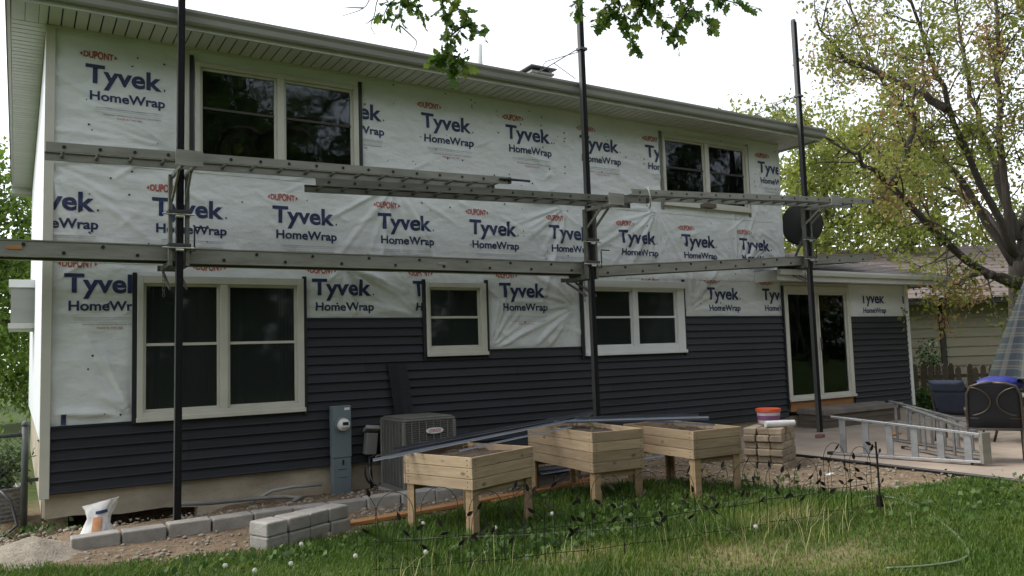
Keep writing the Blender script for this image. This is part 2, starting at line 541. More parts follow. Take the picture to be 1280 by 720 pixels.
# plaid umbrella cloth
m, nt, b = new_mat('plaid_cloth')
N, L = nt.nodes, nt.links
tc = N.new('ShaderNodeTexCoord')
base = None
cols = [((0.085, 0.11, 0.10), None)]
mixprev = N.new('ShaderNodeRGB')
mixprev.outputs[0].default_value = (0.042, 0.055, 0.05, 1)
prev = mixprev.outputs[0]
for (axis, sc, col, lo, hi, ph) in ((2, 4.2, (0.010, 0.016, 0.03), 0.35, 0.55, 0.0), (0, 1.27, (0.010, 0.016, 0.03), 0.35, 0.55, 0.4), (2, 8.4, (0.13, 0.13, 0.12), 0.93, 0.97, 1.3), (0, 2.54, (0.13, 0.13, 0.12), 0.93, 0.97, 0.9), (2, 4.2, (0.14, 0.09, 0.07), 0.93, 0.98, 3.6)):
    sep = N.new('ShaderNodeSeparateXYZ')
    L.new(tc.outputs['UV'] if axis == 0 else tc.outputs['Object'], sep.inputs[0])
    mu = N.new('ShaderNodeMath')
    mu.operation = 'MULTIPLY_ADD'
    mu.inputs[1].default_value = sc * 6.2832
    mu.inputs[2].default_value = ph
    L.new(sep.outputs[axis], mu.inputs[0])
    sn = N.new('ShaderNodeMath')
    sn.operation = 'SINE'
    L.new(mu.outputs[0], sn.inputs[0])
    mr = N.new('ShaderNodeMapRange')
    mr.inputs[1].default_value, mr.inputs[2].default_value = lo, hi
    mr.inputs[4].default_value = 0.45
    L.new(sn.outputs[0], mr.inputs[0])
    mx = N.new('ShaderNodeMix')
    mx.data_type = 'RGBA'
    mx.inputs['B'].default_value = (*col, 1)
    L.new(mr.outputs[0], mx.inputs['Factor'])
    L.new(prev, mx.inputs['A'])
    prev = mx.outputs['Result']
L.new(prev, b.inputs['Base Color'])
b.inputs['Roughness'].default_value = 0.85
M['plaid'] = m

# ------------------------------------------------------------------ ground
def sstep(a, b_, x):
    t = np.clip((np.asarray(x, dtype=float) - a) / (b_ - a), 0, 1)
    return t * t * (3 - 2 * t)


def ground_z(x, y=None):
    return 0.13 * sstep(3.5, 9.0, x)


BX = [-60, -1.2, -0.45, 0.2, 0.83, 1.64, 2.6, 4.0, 5.1, 6.1, 6.6, 7.1, 7.5, 8.6, 9.2, 60]
BY = [0.6, 0.3, -1.2, -2.0, -2.3, -2.5, -2.42, -2.15, -2.1, -2.3, -3.3, -4.2, -4.6, -4.8, -5.0, -5.0]


def npnoise(x, y, s, seed=0.0):
    x = np.asarray(x, float); y = np.asarray(y, float)
    out = np.empty(x.shape)
    fl, fx, fy = out.ravel(), x.ravel(), y.ravel()
    for i in range(fl.size):
        fl[i] = noise.noise((fx[i] * s + seed, fy[i] * s - seed, seed))
    return fl.reshape(x.shape)


def soil_mask(x, y, n1, n2):
    edge = np.interp(x, BX, BY)
    d = (y - edge) + 0.30 * n1 + 0.24 * n2
    m_ = sstep(-0.10, 0.16, d)
    return m_ * sstep(-1.6, -0.6, x + 0.3 * n1) * (1 - sstep(9.4, 9.8, x)) * (1 - sstep(1.0, 1.6, y))


DRY = [(4.7, -5.2, 1.0, 0.5), (5.4, -5.7, 0.8, 0.4), (3.7, -4.4, 0.7, 0.35), (5.9, -4.7, 0.6, 0.3), (7.3, -4.9, 0.5, 0.3), (2.4, -4.6, 0.5, 0.25), (9.0, -5.5, 0.6, 0.3)]


def dry_mask(x, y, n1, n2):
    m_ = np.zeros_like(x)
    for cx, cy, rx, ry in DRY:
        m_ = np.maximum(m_, np.exp(-((x - cx) / rx) ** 2 - ((y - cy) / ry) ** 2))
    return np.clip(0.75 * m_ * (0.9 + 1.0 * n1 + 0.6 * n2), 0, 1)


def make_ground():
    xs = np.concatenate([[-300, -150, -80, -40, -25, -15, -10, -6, -4], np.arange(-3, 10.01, 0.055), [11, 12.5, 14, 16, 18, 20, 24, 30, 45, 80, 150, 300]])
    ys = np.concatenate([[-300, -150, -80, -40, -25, -16, -12, -10], np.arange(-8.5, 1.2, 0.055), [2.5, 5, 8, 11, 15, 20, 27, 40, 80, 150, 300]])
    X, Y = np.meshgrid(xs, ys)
    n1 = npnoise(X, Y, 0.9, 3.1)
    n2 = npnoise(X, Y, 3.2, 9.7)
    n3 = npnoise(X, Y, 11.0, 5.2)
    soil = soil_mask(X, Y, n1, n2)
    Z = ground_z(X)
    near = (np.abs(X - 3.5) < 6.6) & (Y > -8.6) & (Y < 1.25)
    Z = Z + np.where(near, 0.012 * n1 + 0.010 * n2 * (0.4 + soil) + 0.007 * n3 * soil, 0)
    # soil heaped a little against the block edging, the ground falls away to a gap along the footing at the left
    Z = Z + np.where(near, 0.05 * np.exp(-((Y + 0.75) / 0.4) ** 2) * sstep(-0.2, 0.3, X) * (1 - sstep(4.4, 5.2, X)), 0)
    Z = Z - np.where(near, 0.42 * np.exp(-((Y - 0.22) / 0.30) ** 2) * sstep(-0.35, 0.0, X) * (1 - sstep(1.3, 1.9, X)), 0)
    Z = np.where((X > 8.95) & (Y < 0.2) & (Y > -9) & (X < 17.2), 0.07, Z)
    dry = dry_mask(X, Y, n1, n2) * (1 - soil)
    ny, nx = X.shape
    idx = np.arange(ny * nx).reshape(ny, nx)
    F = np.stack([idx[:-1, :-1], idx[:-1, 1:], idx[1:, 1:], idx[1:, :-1]], -1).reshape(-1, 4)
    V = np.stack([X, Y, Z], -1).reshape(-1, 3)
    m_, nt_, b_ = new_mat('lawn_and_soil')
    N_, L_ = nt_.nodes, nt_.links
    tc_ = N_.new('ShaderNodeTexCoord')

    def noi(s, d=6):
        n_ = N_.new('ShaderNodeTexNoise')
        n_.inputs['Scale'].default_value = s
        n_.inputs['Detail'].default_value = d
        n_.inputs['Roughness'].default_value = 0.65
        L_.new(tc_.outputs['Object'], n_.inputs['Vector'])
        return n_.outputs[0]

    def ramp(src, c1, c2, lo, hi):
        r_ = N_.new('ShaderNodeValToRGB')
        r_.color_ramp.elements[0].position, r_.color_ramp.elements[1].position = lo, hi
        r_.color_ramp.elements[0].color, r_.color_ramp.elements[1].color = (*c1, 1), (*c2, 1)
        L_.new(src, r_.inputs[0])
        return r_.outputs[0]

    def mix(fac, a, b2):
        x_ = N_.new('ShaderNodeMix')
        x_.data_type = 'RGBA'
        if isinstance(fac, float):
            x_.inputs['Factor'].default_value = fac
        else:
            L_.new(fac, x_.inputs['Factor'])
        L_.new(a, x_.inputs['A'])
        L_.new(b2, x_.inputs['B'])
        return x_.outputs['Result']

    def attr(nm):
        a_ = N_.new('ShaderNodeAttribute')
        a_.attribute_name = nm
        return a_.outputs['Fac']
    g_ = ramp(noi(5), (0.030, 0.050, 0.013), (0.085, 0.115, 0.03), 0.3, 0.75)
    d_ = ramp(noi(14), (0.15, 0.13, 0.065), (0.27, 0.225, 0.125), 0.3, 0.7)
    s_ = ramp(noi(9, 10), (0.12, 0.083, 0.052), (0.28, 0.21, 0.14), 0.3, 0.72)
    peb = N_.new('ShaderNodeTexVoronoi')
    peb.inputs['Scale'].default_value = 42
    L_.new(tc_.outputs['Object'], peb.inputs['Vector'])
    pm = N_.new('ShaderNodeMapRange')
    pm.inputs[1].default_value, pm.inputs[2].default_value = 0.34, 0.2
    L_.new(peb.outputs['Distance'], pm.inputs[0])
    pk = N_.new('ShaderNodeMath')
    pk.operation = 'MULTIPLY'
    L_.new(pm.outputs[0], pk.inputs[0])
    pr = N_.new('ShaderNodeMapRange')
    pr.inputs[1].default_value, pr.inputs[2].default_value = 0.5, 0.62
    L_.new(noi(3.0, 3), pr.inputs[0])
    L_.new(pr.outputs[0], pk.inputs[1])
    pc = N_.new('ShaderNodeRGB')
    pc.outputs[0].default_value = (0.36, 0.33, 0.28, 1)
    s_ = mix(pk.outputs[0], s_, pc.outputs[0])
    c_ = mix(attr('soil'), mix(attr('dry'), g_, d_), s_)
    L_.new(c_, b_.inputs['Base Color'])
    b_.inputs['Roughness'].default_value = 0.95
    b_.inputs['Specular IOR Level'].default_value = 0.15
    bp_ = N_.new('ShaderNodeBump')
    bp_.inputs['Distance'].default_value = 0.02
    L_.new(noi(38, 8), bp_.inputs['Height'])
    L_.new(bp_.outputs[0], b_.inputs['Normal'])
    o = np_mesh('ground', V, F, 4, m_, attrs={'soil': soil.ravel(), 'dry': dry.ravel()}, smooth=True)
    tag(o, 'lawn running into bare brown soil along the house', kind='structure')
    return o


make_ground()

# patio slabs
for i, (x0, x1, y0, y1) in enumerate(((8.95, 11.9, -3.1, -0.03), (8.95, 11.9, -6.2, -3.11), (11.91, 17.0, -3.1, -0.03), (11.91, 17.0, -6.2, -3.11))):
    o = MB().box(x0, x1, y0, y1, 0.0, 0.15).build('patio_slab', M['patio'], bevel=0.008)
    tag(o, kind='structure', label='tan concrete patio slab')
o = MB().tube([(8.91, -2.3, 0.15), (8.90, -3.2, 0.155), (8.915, -4.2, 0.15), (8.90, -5.2, 0.15), (8.9, -6.2, 0.145)], 0.022, 8).build('lawn_edging', M['black'], smooth=True)
tag(o, 'black plastic lawn edging along the side of the patio', 'edging')

# ------------------------------------------------------------------ the house
house = empty('house')
tag(house, 'two-storey house half clad in charcoal siding, the rest wrapped in white printed sheet', 'house')

FANS = [(8.75, 3.98, 1.5, 19, 0.016, -2.2, 1.1), (4.05, 4.0, 1.2, 15, 0.010, -1.9, 0.9), (11.9, 3.1, 1.0, 17, 0.013, 2.6, 1.2), (7.0, 2.35, 1.1, 17, 0.013, 2.7, 1.3),
        (5.5, 1.75, 0.9, 15, 0.014, 0.9, 1.0), (0.85, 1.1, 0.8, 13, 0.012, 2.3, 0.9), (0.0, 3.95, 1.3, 13, 0.010, -0.9, 0.8), (3.3, 2.9, 1.0, 13, 0.012, -0.9, 0.7),
        (4.4, 2.2, 0.8, 13, 0.012, 2.3, 0.8), (10.6, 3.0, 1.1, 21, 0.014, 1.5, 1.6), (6.9, 3.9, 1.4, 17, 0.012, -2.6, 0.9), (9.4, 2.3, 1.0, 15, 0.012, 0.8, 0.9), (1.2, 4.2, 1.2, 13, 0.009, 2.8, 0.9)]


_rc = random.Random(99)
CREASES = []
for cx, cz, rad, k, amp, a0, da in FANS:            # long tension creases running out of the fixing points
    for i in range(7):
        a = a0 + _rc.uniform(-da, da)
        r0, r1 = _rc.uniform(0.02, 0.25), rad * _rc.uniform(0.6, 1.5)
        CREASES.append((cx + r0 * math.cos(a), cz + r0 * math.sin(a), cx + r1 * math.cos(a + 0.1), cz + r1 * math.sin(a + 0.1), _rc.uniform(0.012, 0.03), _rc.uniform(0.018, 0.04)))
for i in range(150):
    x, z = _rc.uniform(0, 11.8), _rc.uniform(1.2, 5.3)
    a = _rc.choice((0.5, 0.75, -0.6, -0.35, 0.2, 2.4)) + _rc.uniform(-0.3, 0.3)
    ln = _rc.uniform(0.15, 0.75)
    CREASES.append((x, z, x + ln * math.cos(a), z + ln * math.sin(a), _rc.uniform(0.005, 0.017), _rc.uniform(0.014, 0.035)))


def noise3(f, X, Z):
    out = np.empty(len(X))
    n = noise.noise
    for i, (x, z) in enumerate(zip(X.tolist(), Z.tolist())):
        out[i] = n(f(x, z))
    return out


def fold(X, Z):
    """how far the loose sheet stands off the wall"""
    X, Z = np.asarray(X, float), np.asarray(Z, float)
    h = 0.010 * noise3(lambda x, z: (x * 0.9, z * 1.7, 1.3), X, Z) + 0.008 * noise3(lambda x, z: (x * 2.1 + z * 1.6, z * 3.5 - x * 0.7, 7.7), X, Z)
    h += 0.014 * np.maximum(0.0, noise3(lambda x, z: (x * 1.1 - z * 3.2, z * 1.0, 4.4), X, Z))
    q = np.abs(noise3(lambda x, z: (x * 0.8 + z * 2.6, z * 0.9 - x * 0.5, 8.8), X, Z))
    h += 0.009 * np.clip(1 - 2 * q, 0, 1) ** 3
    h += 0.003 * noise3(lambda x, z: (x * 5.5, z * 7.5, 2.2), X, Z)
    wob = noise3(lambda x, z: (x * 1.5, z * 1.5, 5.0), X, Z)
    for cx, cz, rad, k, amp, a0, da in FANS:
        dx, dz = X - cx, Z - cz
        r_ = np.hypot(dx, dz)
        a = np.arctan2(dz, dx) - a0
        a = (a + math.pi) % (2 * math.pi) - math.pi
        wgt = np.exp(-(a / da) ** 2) * np.clip(1 - r_ / rad, 0, 1) ** 1.2 * np.minimum(1.0, r_ / 0.12)
        h += 3.0 * amp * wgt * np.maximum(0.0, np.sin(a * k + 2.5 * wob)) ** 1.3
    for x0, z0, x1, z1, amp, w in CREASES:
        ux, uz = x1 - x0, z1 - z0
        L2 = ux * ux + uz * uz
        t = ((X - x0) * ux + (Z - z0) * uz) / L2
        m_ = (t > 0) & (t < 1)
        if not m_.any():
            continue
        d = ((X[m_] - x0) * uz - (Z[m_] - z0) * ux) / math.sqrt(L2) + 0.012 * wob[m_]
        h[m_] += amp * np.exp(-(d / w) ** 2) * np.sin(math.pi * t[m_]) ** 0.7
    return np.maximum(0.0, 0.008 + h)


def damp_c(X, Z):
    """the lower sheet is pulled flat where it runs under the siding"""
    X = np.asarray(X)
    top = np.where(X < 0.9, 1.04, np.where((X > 5.4) & (X < 7.2), 1.72, 2.18))
    return np.clip((Z - top) / 0.10, 0, 1)


def sheet(name, x0, x1, z0, z1, ybase, holes, mat, parent, step=0.024, flat=False, damp=None):
    def cuts(a, b_, i, j):
        s = set(np.round(np.arange(a, b_, step), 4)) | {a, b_}
        for h in holes:
            for q in (h[i], h[j]):
                if a < q < b_:
                    s.add(q)
        return np.array(sorted(s))
    xs, zs = cuts(x0, x1, 0, 1), cuts(z0, z1, 2, 3)
    XX, ZZ = [g.ravel() for g in np.meshgrid(xs, zs)]
    hh = np.zeros(len(XX)) if flat else fold(XX, ZZ)
    if damp:
        hh = hh * damp(XX, ZZ)
    V = np.stack([XX, ybase - hh, ZZ], -1)
    nx = len(xs)
    F = []
    for j in range(len(zs) - 1):
        zc = (zs[j] + zs[j + 1]) / 2
        for i in range(nx - 1):
            xc = (xs[i] + xs[i + 1]) / 2
            if any(h[0] < xc < h[1] and h[2] < zc < h[3] for h in holes):
                continue
            a = j * nx + i
            F.append((a, a + 1, a + 1 + nx, a + nx))
    return np_mesh(name, V, np.array(F), 4, mat, parent, smooth=True)


H_U1, H_U2 = (1.53, 3.51, 4.08, 5.24), (8.95, 10.95, 4.08, 5.25)
H_W1, H_W2, H_W3 = (0.93, 2.74, 1.08, 2.65), (4.51, 5.37, 1.70, 2.64), (7.20, 9.20, 1.63, 2.72)
H_D = (11.80, 13.60, 0.3, 2.70)
wrapA = sheet('house_wrap', -0.02, 11.88, 3.93, 5.45, -0.016, [H_U1, H_U2], M['wrap'], house)
wrapB = sheet('house_wrap', -0.02, 11.88, 2.82, 4.02, -0.010, [], M['wrap'], house)
wrapC = sheet('house_wrap', 0.0, 11.75, 0.99, 2.92, -0.004, [H_W1, H_W2, H_W3, (2.86, 4.40, 0.9, 2.15), (4.40, 9.3, 0.9, 1.56), (5.3, 7.1, 0.9, 1.71), (9.3, 11.85, 0.9, 2.15), (1.0, 2.7, 0.9, 1.2)], M['wrap'], house, damp=damp_c)
wrapE = sheet('house_wrap', 13.66, 15.62, 2.15, 2.82, -0.004, [], M['wrap'], house, damp=damp_c)
sheet('sheathing', 0.0, 15.62, 0.36, 2.84, 0.012, [H_W1, H_W2, H_W3, H_D], M['plywood'], house, step=0.5, flat=True)
sheet('sheathing', 0.0, 11.86, 2.84, 5.46, 0.012, [H_U1, H_U2], M['plywood'], house, step=0.5, flat=True)

# side, back and inner walls (thick)
MB().box(-0.03, 0.08, 0.03, 9.43, 0.9, 5.43).build('side_wall', M['wrap_side'], house)
MB().box(11.78, 11.87, 0.03, 9.43, 2.85, 5.45).build('side_wall', M['wrap'], house)
MB().box(15.54, 15.62, 0.03, 7.0, 0.35, 2.84).build('side_wall', M['siding'], house)
MB().box(0.08, 11.78, 9.33, 9.43, 0.3, 5.45).build('back_wall', M['wrap'], house)
MB().box(11.87, 15.54, 6.9, 7.0, 0.3, 2.84).build('back_wall', M['siding'], house)
MB().box(1.55, 15.60, 0.03, 0.25, -0.5, 0.36).add([(0.02, 0.03, 0.36), (1.55, 0.03, 0.36), (1.55, 0.03, 0.03), (1.2, 0.03, 0.07), (0.75, 0.03, 0.055), (0.3, 0.03, 0.10), (0.02, 0.03, 0.09), (0.02, 0.25, 0.36), (1.55, 0.25, 0.36), (1.55, 0.25, 0.03), (1.2, 0.25, 0.07), (0.75, 0.25, 0.055), (0.3, 0.25, 0.10), (0.02, 0.25, 0.09)], [(0, 1, 2, 3, 4, 5, 6), (13, 12, 11, 10, 9, 8, 7), (2, 3, 10, 9), (3, 4, 11, 10), (4, 5, 12, 11), (5, 6, 13, 12), (6, 0, 7, 13)]).build('foundation', M['concrete'], house)
MB().box(0.015, 0.25, 0.25, 9.4, -0.5, 0.9).build('foundation', M['concrete'], house)
MB().box(15.3, 15.595, 0.25, 6.9, -0.5, 0.36).build('foundation', M['concrete'], house)

# ---- siding: every course is a piece
CH = 0.1143
SZ = 0.35


def course(x0, x1, k, z00=SZ):
    z0 = z00 + k * CH
    y = -0.020
    prof = [(y + 0.006, z0 + CH + 0.004), (y - 0.005, z0 + CH + 0.004), (y - 0.009, z0 + 0.7 * CH), (y - 0.022, z0 + 0.022), (y - 0.0275, z0 + 0.010), (y - 0.026, z0 + 0.002), (y - 0.020, z0 - 0.003), (y + 0.006, z0 + 0.003)]
    mb = MB()
    ns_ = max(1, int((x1 - x0) / 0.35))
    n_ = len(prof)
    V, F = [], []
    for i in range(ns_ + 1):
        x = x0 + (x1 - x0) * i / ns_
        wv_ = 0.0022 * noise.noise((x * 1.3, k * 3.7, 0.5))
        wz_ = 0.0016 * noise.noise((x * 0.9, k * 2.1, 9.5))
        V += [(x, p_ + (wv_ if j_ not in (0, n_ - 1) else 0), q_ + wz_) for j_, (p_, q_) in enumerate(prof)]
    for i in range(ns_):
        for j in range(n_):
            a_, b2 = i * n_ + j, i * n_ + (j + 1) % n_
            F.append((a_, b2, b2 + n_, a_ + n_))
    F += [tuple(range(n_)), tuple(ns_ * n_ + j for j in range(n_))[::-1]]
    mb.add(V, F)
    mb.build('siding_course', M['siding'], house)


def split_course(x0, x1, k):
    pair = k // 2
    st = [3.2, 5.1, 6.9, 4.0, 5.9, 3.6, 5.3, 4.6][pair % 8]
    joints = [j for j in (st - 3.66, st, st + 3.66, st + 7.32) if x0 + 0.3 < j < x1 - 0.3]
    xs = [x0] + joints + [x1]
    for a, b_ in zip(xs[:-1], xs[1:]):
        course(a, b_ - (0.0025 if b_ != x1 else 0), k)


for k in range(16):
    if k < 6:
        spans = [(0.062, 11.74)]
    elif k < 11:
        spans = [(2.80, 11.74)]
    elif k < 12:
        spans = [(2.80, 7.13), (9.26, 11.74)]
    else:
        spans = [(2.80, 4.45), (9.26, 11.74)]
    for a, b_ in spans:
        split_course(a, b_, k)
    course(13.72, 15.60, k)
MB().box(0.065, 0.87, -0.04, -0.015, SZ + 6 * CH + 0.004, SZ + 6 * CH + 0.026).build('nail_hem', M['jchan'], house)
MB().box(2.81, 4.44, -0.04, -0.015, SZ + 16 * CH + 0.004, SZ + 16 * CH + 0.022).build('nail_hem', M['jchan'], house)
MB().box(5.45, 7.10, -0.04, -0.015, SZ + 12 * CH + 0.004, SZ + 12 * CH + 0.024).build('nail_hem', M['jchan'], house)
MB().box(9.27, 11.74, -0.04, -0.015, SZ + 16 * CH + 0.004, SZ + 16 * CH + 0.022).build('nail_hem', M['jchan'], house)

# ---- corner posts
MB().box(-0.036, 0.06, -0.055, -0.028, 0.31, 5.43).box(-0.036, -0.02, -0.028, 0.025, 0.31, 5.43).build('corner_post', M['almond'], house, bevel=0.004)
MB().box(15.59, 15.68, -0.055, -0.024, 0.33, 2.82).box(15.64, 15.68, -0.024, 0.07, 0.33, 2.82).build('corner_post', M['white_vinyl'], house, bevel=0.004)


# ---- windows
def window(x0, x1, z0, z1, panes, pz0, pz1, rail, mat, header=0.0, curtain=False, interior=True, name='window', parent=house, glass='glass'):
    g = 0.032
    ops = [(a - g, b_ + g) for a, b_ in panes]
    oz0, oz1 = pz0 - g, pz1 + g
    c = MB()
    c.box(x0, ops[0][0], -0.075, 0.02, z0, z1)
    c.box(ops[-1][1], x1, -0.075, 0.02, z0, z1)
    for (a, b_), (c2, d2) in zip(ops[:-1], ops[1:]):
        c.box(b_, c2, -0.068, 0.02, oz0, oz1)
    c.box(ops[0][0], ops[-1][1], -0.073, 0.02, oz1, z1)
    c.box(ops[0][0], ops[-1][1], -0.073, 0.02, z0, oz0)
    w = c.build(name, mat, parent, bevel=0.004)
    MB().box(x0 - 0.008, x1 + 0.008, -0.105, -0.076, z0 - 0.004, z0 + 0.045).build('sill', mat, w, bevel=0.004)
    if header:
        MB().box(x0 - 0.012, x1 + 0.006, -0.11, -0.076, z1 - header, z1 + 0.012).build('head_trim', mat, w, bevel=0.004)
    for (a, b_), (oa, ob) in zip(panes, ops):
        s = MB()
        s.box(oa, a, -0.036, 0.0, oz0, oz1)
        s.box(b_, ob, -0.036, 0.0, oz0, oz1)
        s.box(a, b_, -0.035, 0.0, pz1, oz1)
        s.box(a, b_, -0.035, 0.0, oz0, pz0)
        s.build('sash', mat, w, bevel=0.003)
        if rail:
            MB().box(a, b_, -0.042, 0.0, rail - 0.016, rail + 0.016).build('meeting_rail', mat if not interior == 'dark' else M['dark_trim'], w, bevel=0.003)
            MB().box(a, b_, -0.014, -0.010, rail + 0.016, pz1).build('pane', M[glass], w)
            MB().box(a, b_, -0.022, -0.018, pz0, rail - 0.016).build('pane', M[glass], w)
        else:
            MB().box(a, b_, -0.016, -0.011, pz0, pz1).build('pane', M['glass'], w)
        if curtain:
            for side in (0, 1):
                n = 26
                wd = 0.26 * (b_ - a)
                xa = a - 0.02 if side == 0 else b_ + 0.02 - wd
                V = []
                for i in range(n + 1):
                    xx = xa + wd * i / n
                    yy = 0.12 + 0.018 * math.sin(i * 1.25) + 0.006 * math.sin(i * 2.9)
                    V += [(xx, yy, pz0 - 0.05), (xx, yy + 0.01, pz1 + 0.05)]
                F = [(2 * i, 2 * i + 2, 2 * i + 3, 2 * i + 1) for i in range(n)]
                MB().add(V, F).build('curtain', M['curtain'], w, smooth=True)
    # room seen through the glass
    r_ = MB()
    X0, X1, Z0, Z1, D = x0 + 0.03, x1 - 0.03, z0 + 0.03, z1 - 0.03, 1.6
    r_.add([(X0, 0.021, Z0), (X1, 0.021, Z0), (X1, 0.021, Z1), (X0, 0.021, Z1), (X0 - .3, D, Z0 - .3), (X1 + .3, D, Z0 - .3), (X1 + .3, D, Z1 + .1), (X0 - .3, D, Z1 + .1)],
           [(4, 5, 6, 7), (0, 1, 5, 4), (1, 2, 6, 5), (2, 3, 7, 6), (3, 0, 4, 7)])
    r_.build('room_interior', M['interior'], w)
    return w


wU1 = window(1.50, 3.54, 4.06, 5.27, [(1.59, 2.44), (2.59, 3.44)], 4.15, 5.18, 4.72, M['almond'], interior='dark')
wU2 = window(8.92, 10.98, 4.06, 5.29, [(9.00, 9.87), (10.03, 10.89)], 4.18, 5.19, 4.73, M['almond'], interior='dark')
wW1 = window(0.89, 2.78, 1.05, 2.69, [(0.985, 1.75), (1.90, 2.67)], 1.18, 2.57, 1.905, M['almond'], curtain=True, glass='screen')
wW2 = window(4.47, 5.41, 1.67, 2.68, [(4.55, 5.29)], 1.81, 2.58, 2.20, M['almond'], glass='screen')
wW3 = window(7.15, 9.235, 1.60, 2.76, [(7.31, 8.09), (8.26, 9.045)], 1.76, 2.60, 2.19, M['white_vinyl'], header=0.10, glass='screen')
for x, z0, z1, w in ((0.865, 1.03, 2.72, wW1), (2.80, 1.0, 2.72, wW1), (4.445, 1.62, 2.72, wW2), (5.432, 1.62, 2.73, wW2), (7.115, 1.55, 2.80, wW3), (9.26, 1.55, 2.82, wW3), (1.465, 4.05, 5.34, wU1), (3.575, 4.05, 5.34, wU1)):
    MB().box(x - 0.023, x + 0.021, -0.058, -0.022, z0, z1).build('window_channel', M['jchan'], w)
MB().box(1.39, 1.44, -0.045, -0.03, 4.0, 5.40).build('channel_strip', M['almond'], wU1)
MB().box(8.865, 8.918, -0.045, -0.028, 4.0, 5.33).build('channel_strip', M['grey_plastic'], wU2)
MB().box(10.985, 11.03, -0.045, -0.028, 4.0, 5.33).build('channel_strip', M['grey_plastic'], wU2)
MB().box(4.55, 4.62, 0.06, 0.08, 1.82, 2.1).build('window_latch', M['grey_plastic'], wW2)

# sliding door
dr = window(11.76, 13.68, 0.63, 2.76, [(11.88, 12.68), (12.77, 13.55)], 0.73, 2.60, 0, M['almond'], name='sliding_door')
MB().box(11.725, 11.755, -0.06, -0.022, 0.5, 2.76).build('door_channel', M['jchan'], dr)
MB().box(12.70, 12.73, -0.10, -0.078, 1.55, 1.78).build('handle', M['steel'], dr, bevel=0.004)
MB().box(11.80, 13.62, -0.05, 0.02, 0.44, 0.622).build('threshold_board', M['lumber'], dr)
MB().box(11.74, 13.70, -0.048, 0.0, 2.765, 2.815).build('head_board', M['almond'], dr)

# ---- soffits: each board a piece
pitch = 0.127
n = int(12.30 / pitch)
base_me = None


def soffit_board(x0, x1, y0, y1, z):
    o = MB().box(x0, x1, y0, y1, z, z + 0.012).build('soffit_board', M['soffit'], house)
    return o


proto = MB().box(0.0075, pitch - 0.0075, -0.62, -0.03, 0, 0.012).build('soffit_board', M['soffit'], house)
proto.location = (-0.02, 0, 5.435)
for i in range(1, 97):
    c = proto.copy()
    COL.objects.link(c)
    c.location = (-0.02 + i * pitch, 0, 5.435)
proto2 = MB().box(-0.36, -0.034, 0.0075, pitch - 0.0075, 0, 0.012).build('soffit_board', M['soffit'], house)
proto2.location = (0, -0.02, 5.435)
for i in range(1, 76):
    c = proto2.copy()
    COL.objects.link(c)
    c.location = (0, -0.02 + i * pitch, 5.435)
for i in range(3):
    soffit_board(-0.36 + i * pitch + 0.003, min(-0.36 + (i + 1) * pitch - 0.003, -0.025), -0.62, -0.023, 5.436)
MB().box(-0.36, 12.32, -0.62, -0.02, 5.450, 5.456).build('soffit_backing', M['jchan'], house)
MB().box(-0.36, -0.02, -0.019, 9.8, 5.450, 5.456).build('soffit_backing', M['jchan'], house)
MB().box(11.875, 12.32, -0.019, 9.8, 5.438, 5.450).build('soffit_end', M['soffit'], house)
MB().box(-0.02, 11.87, -0.045, -0.022, 5.405, 5.434).build('soffit_trim', M['soffit'], house)
MB().box(-0.37, 12.34, -0.645, -0.622, 5.405, 5.60).build('fascia', M['fascia'], house)
MB().box(-0.395, -0.365, -0.645, 9.8, 5.405, 5.60).build('fascia', M['fascia'], house)
MB().box(12.325, 12.35, -0.62, 9.8, 5.405, 5.60).build('fascia', M['fascia'], house)
MB().box(-0.40, -0.02, 9.44, 9.8, 5.30, 5.434).build('soffit_return', M['fascia'], house)
prof = [(-0.648, 5.455), (-0.705, 5.455), (-0.722, 5.475), (-0.735, 5.53), (-0.765, 5.565), (-0.768, 5.595), (-0.755, 5.60), (-0.75, 5.588), (-0.648, 5.588)]
MB().prism(prof, -0.38, 12.36, 'x').build('gutter', M['gutter'], house)
# hip roof
ex0, ex1, ey0, ey1, ez, rz_ = -0.42, 12.38, -0.70, 9.85, 5.605, 7.05
V = [(ex0, ey0, ez), (ex1, ey0, ez), (ex1, ey1, ez), (ex0, ey1, ez), (4.9, 4.6, rz_), (7.1, 4.6, rz_)]
MB().add(V, [(0, 1, 5, 4), (1, 2, 5), (2, 3, 4, 5), (3, 0, 4), (0, 3, 2, 1)]).build('roof', M['shingle'], house)
ch = MB().box(7.66, 8.08, 1.9, 2.32, 6.2, 6.76).build('chimney', M['white_vinyl'], house)
MB().box(7.62, 8.12, 1.86, 2.36, 6.762, 6.80).build('chimney_flange', M['gutter'], ch)
MB().box(7.70, 8.04, 1.94, 2.28, 6.801, 6.86).build('chimney_neck', M['black'], ch)
MB().box(7.58, 8.16, 1.82, 2.40, 6.861, 6.89).build('chimney_cap', M['galv'], ch, bevel=0.01)
MB().tube([(6.60, 2.0, 6.2), (6.60, 2.0, 7.12)], 0.062, 14).build('vent_pipe', M['white_vinyl'], house, smooth=True)

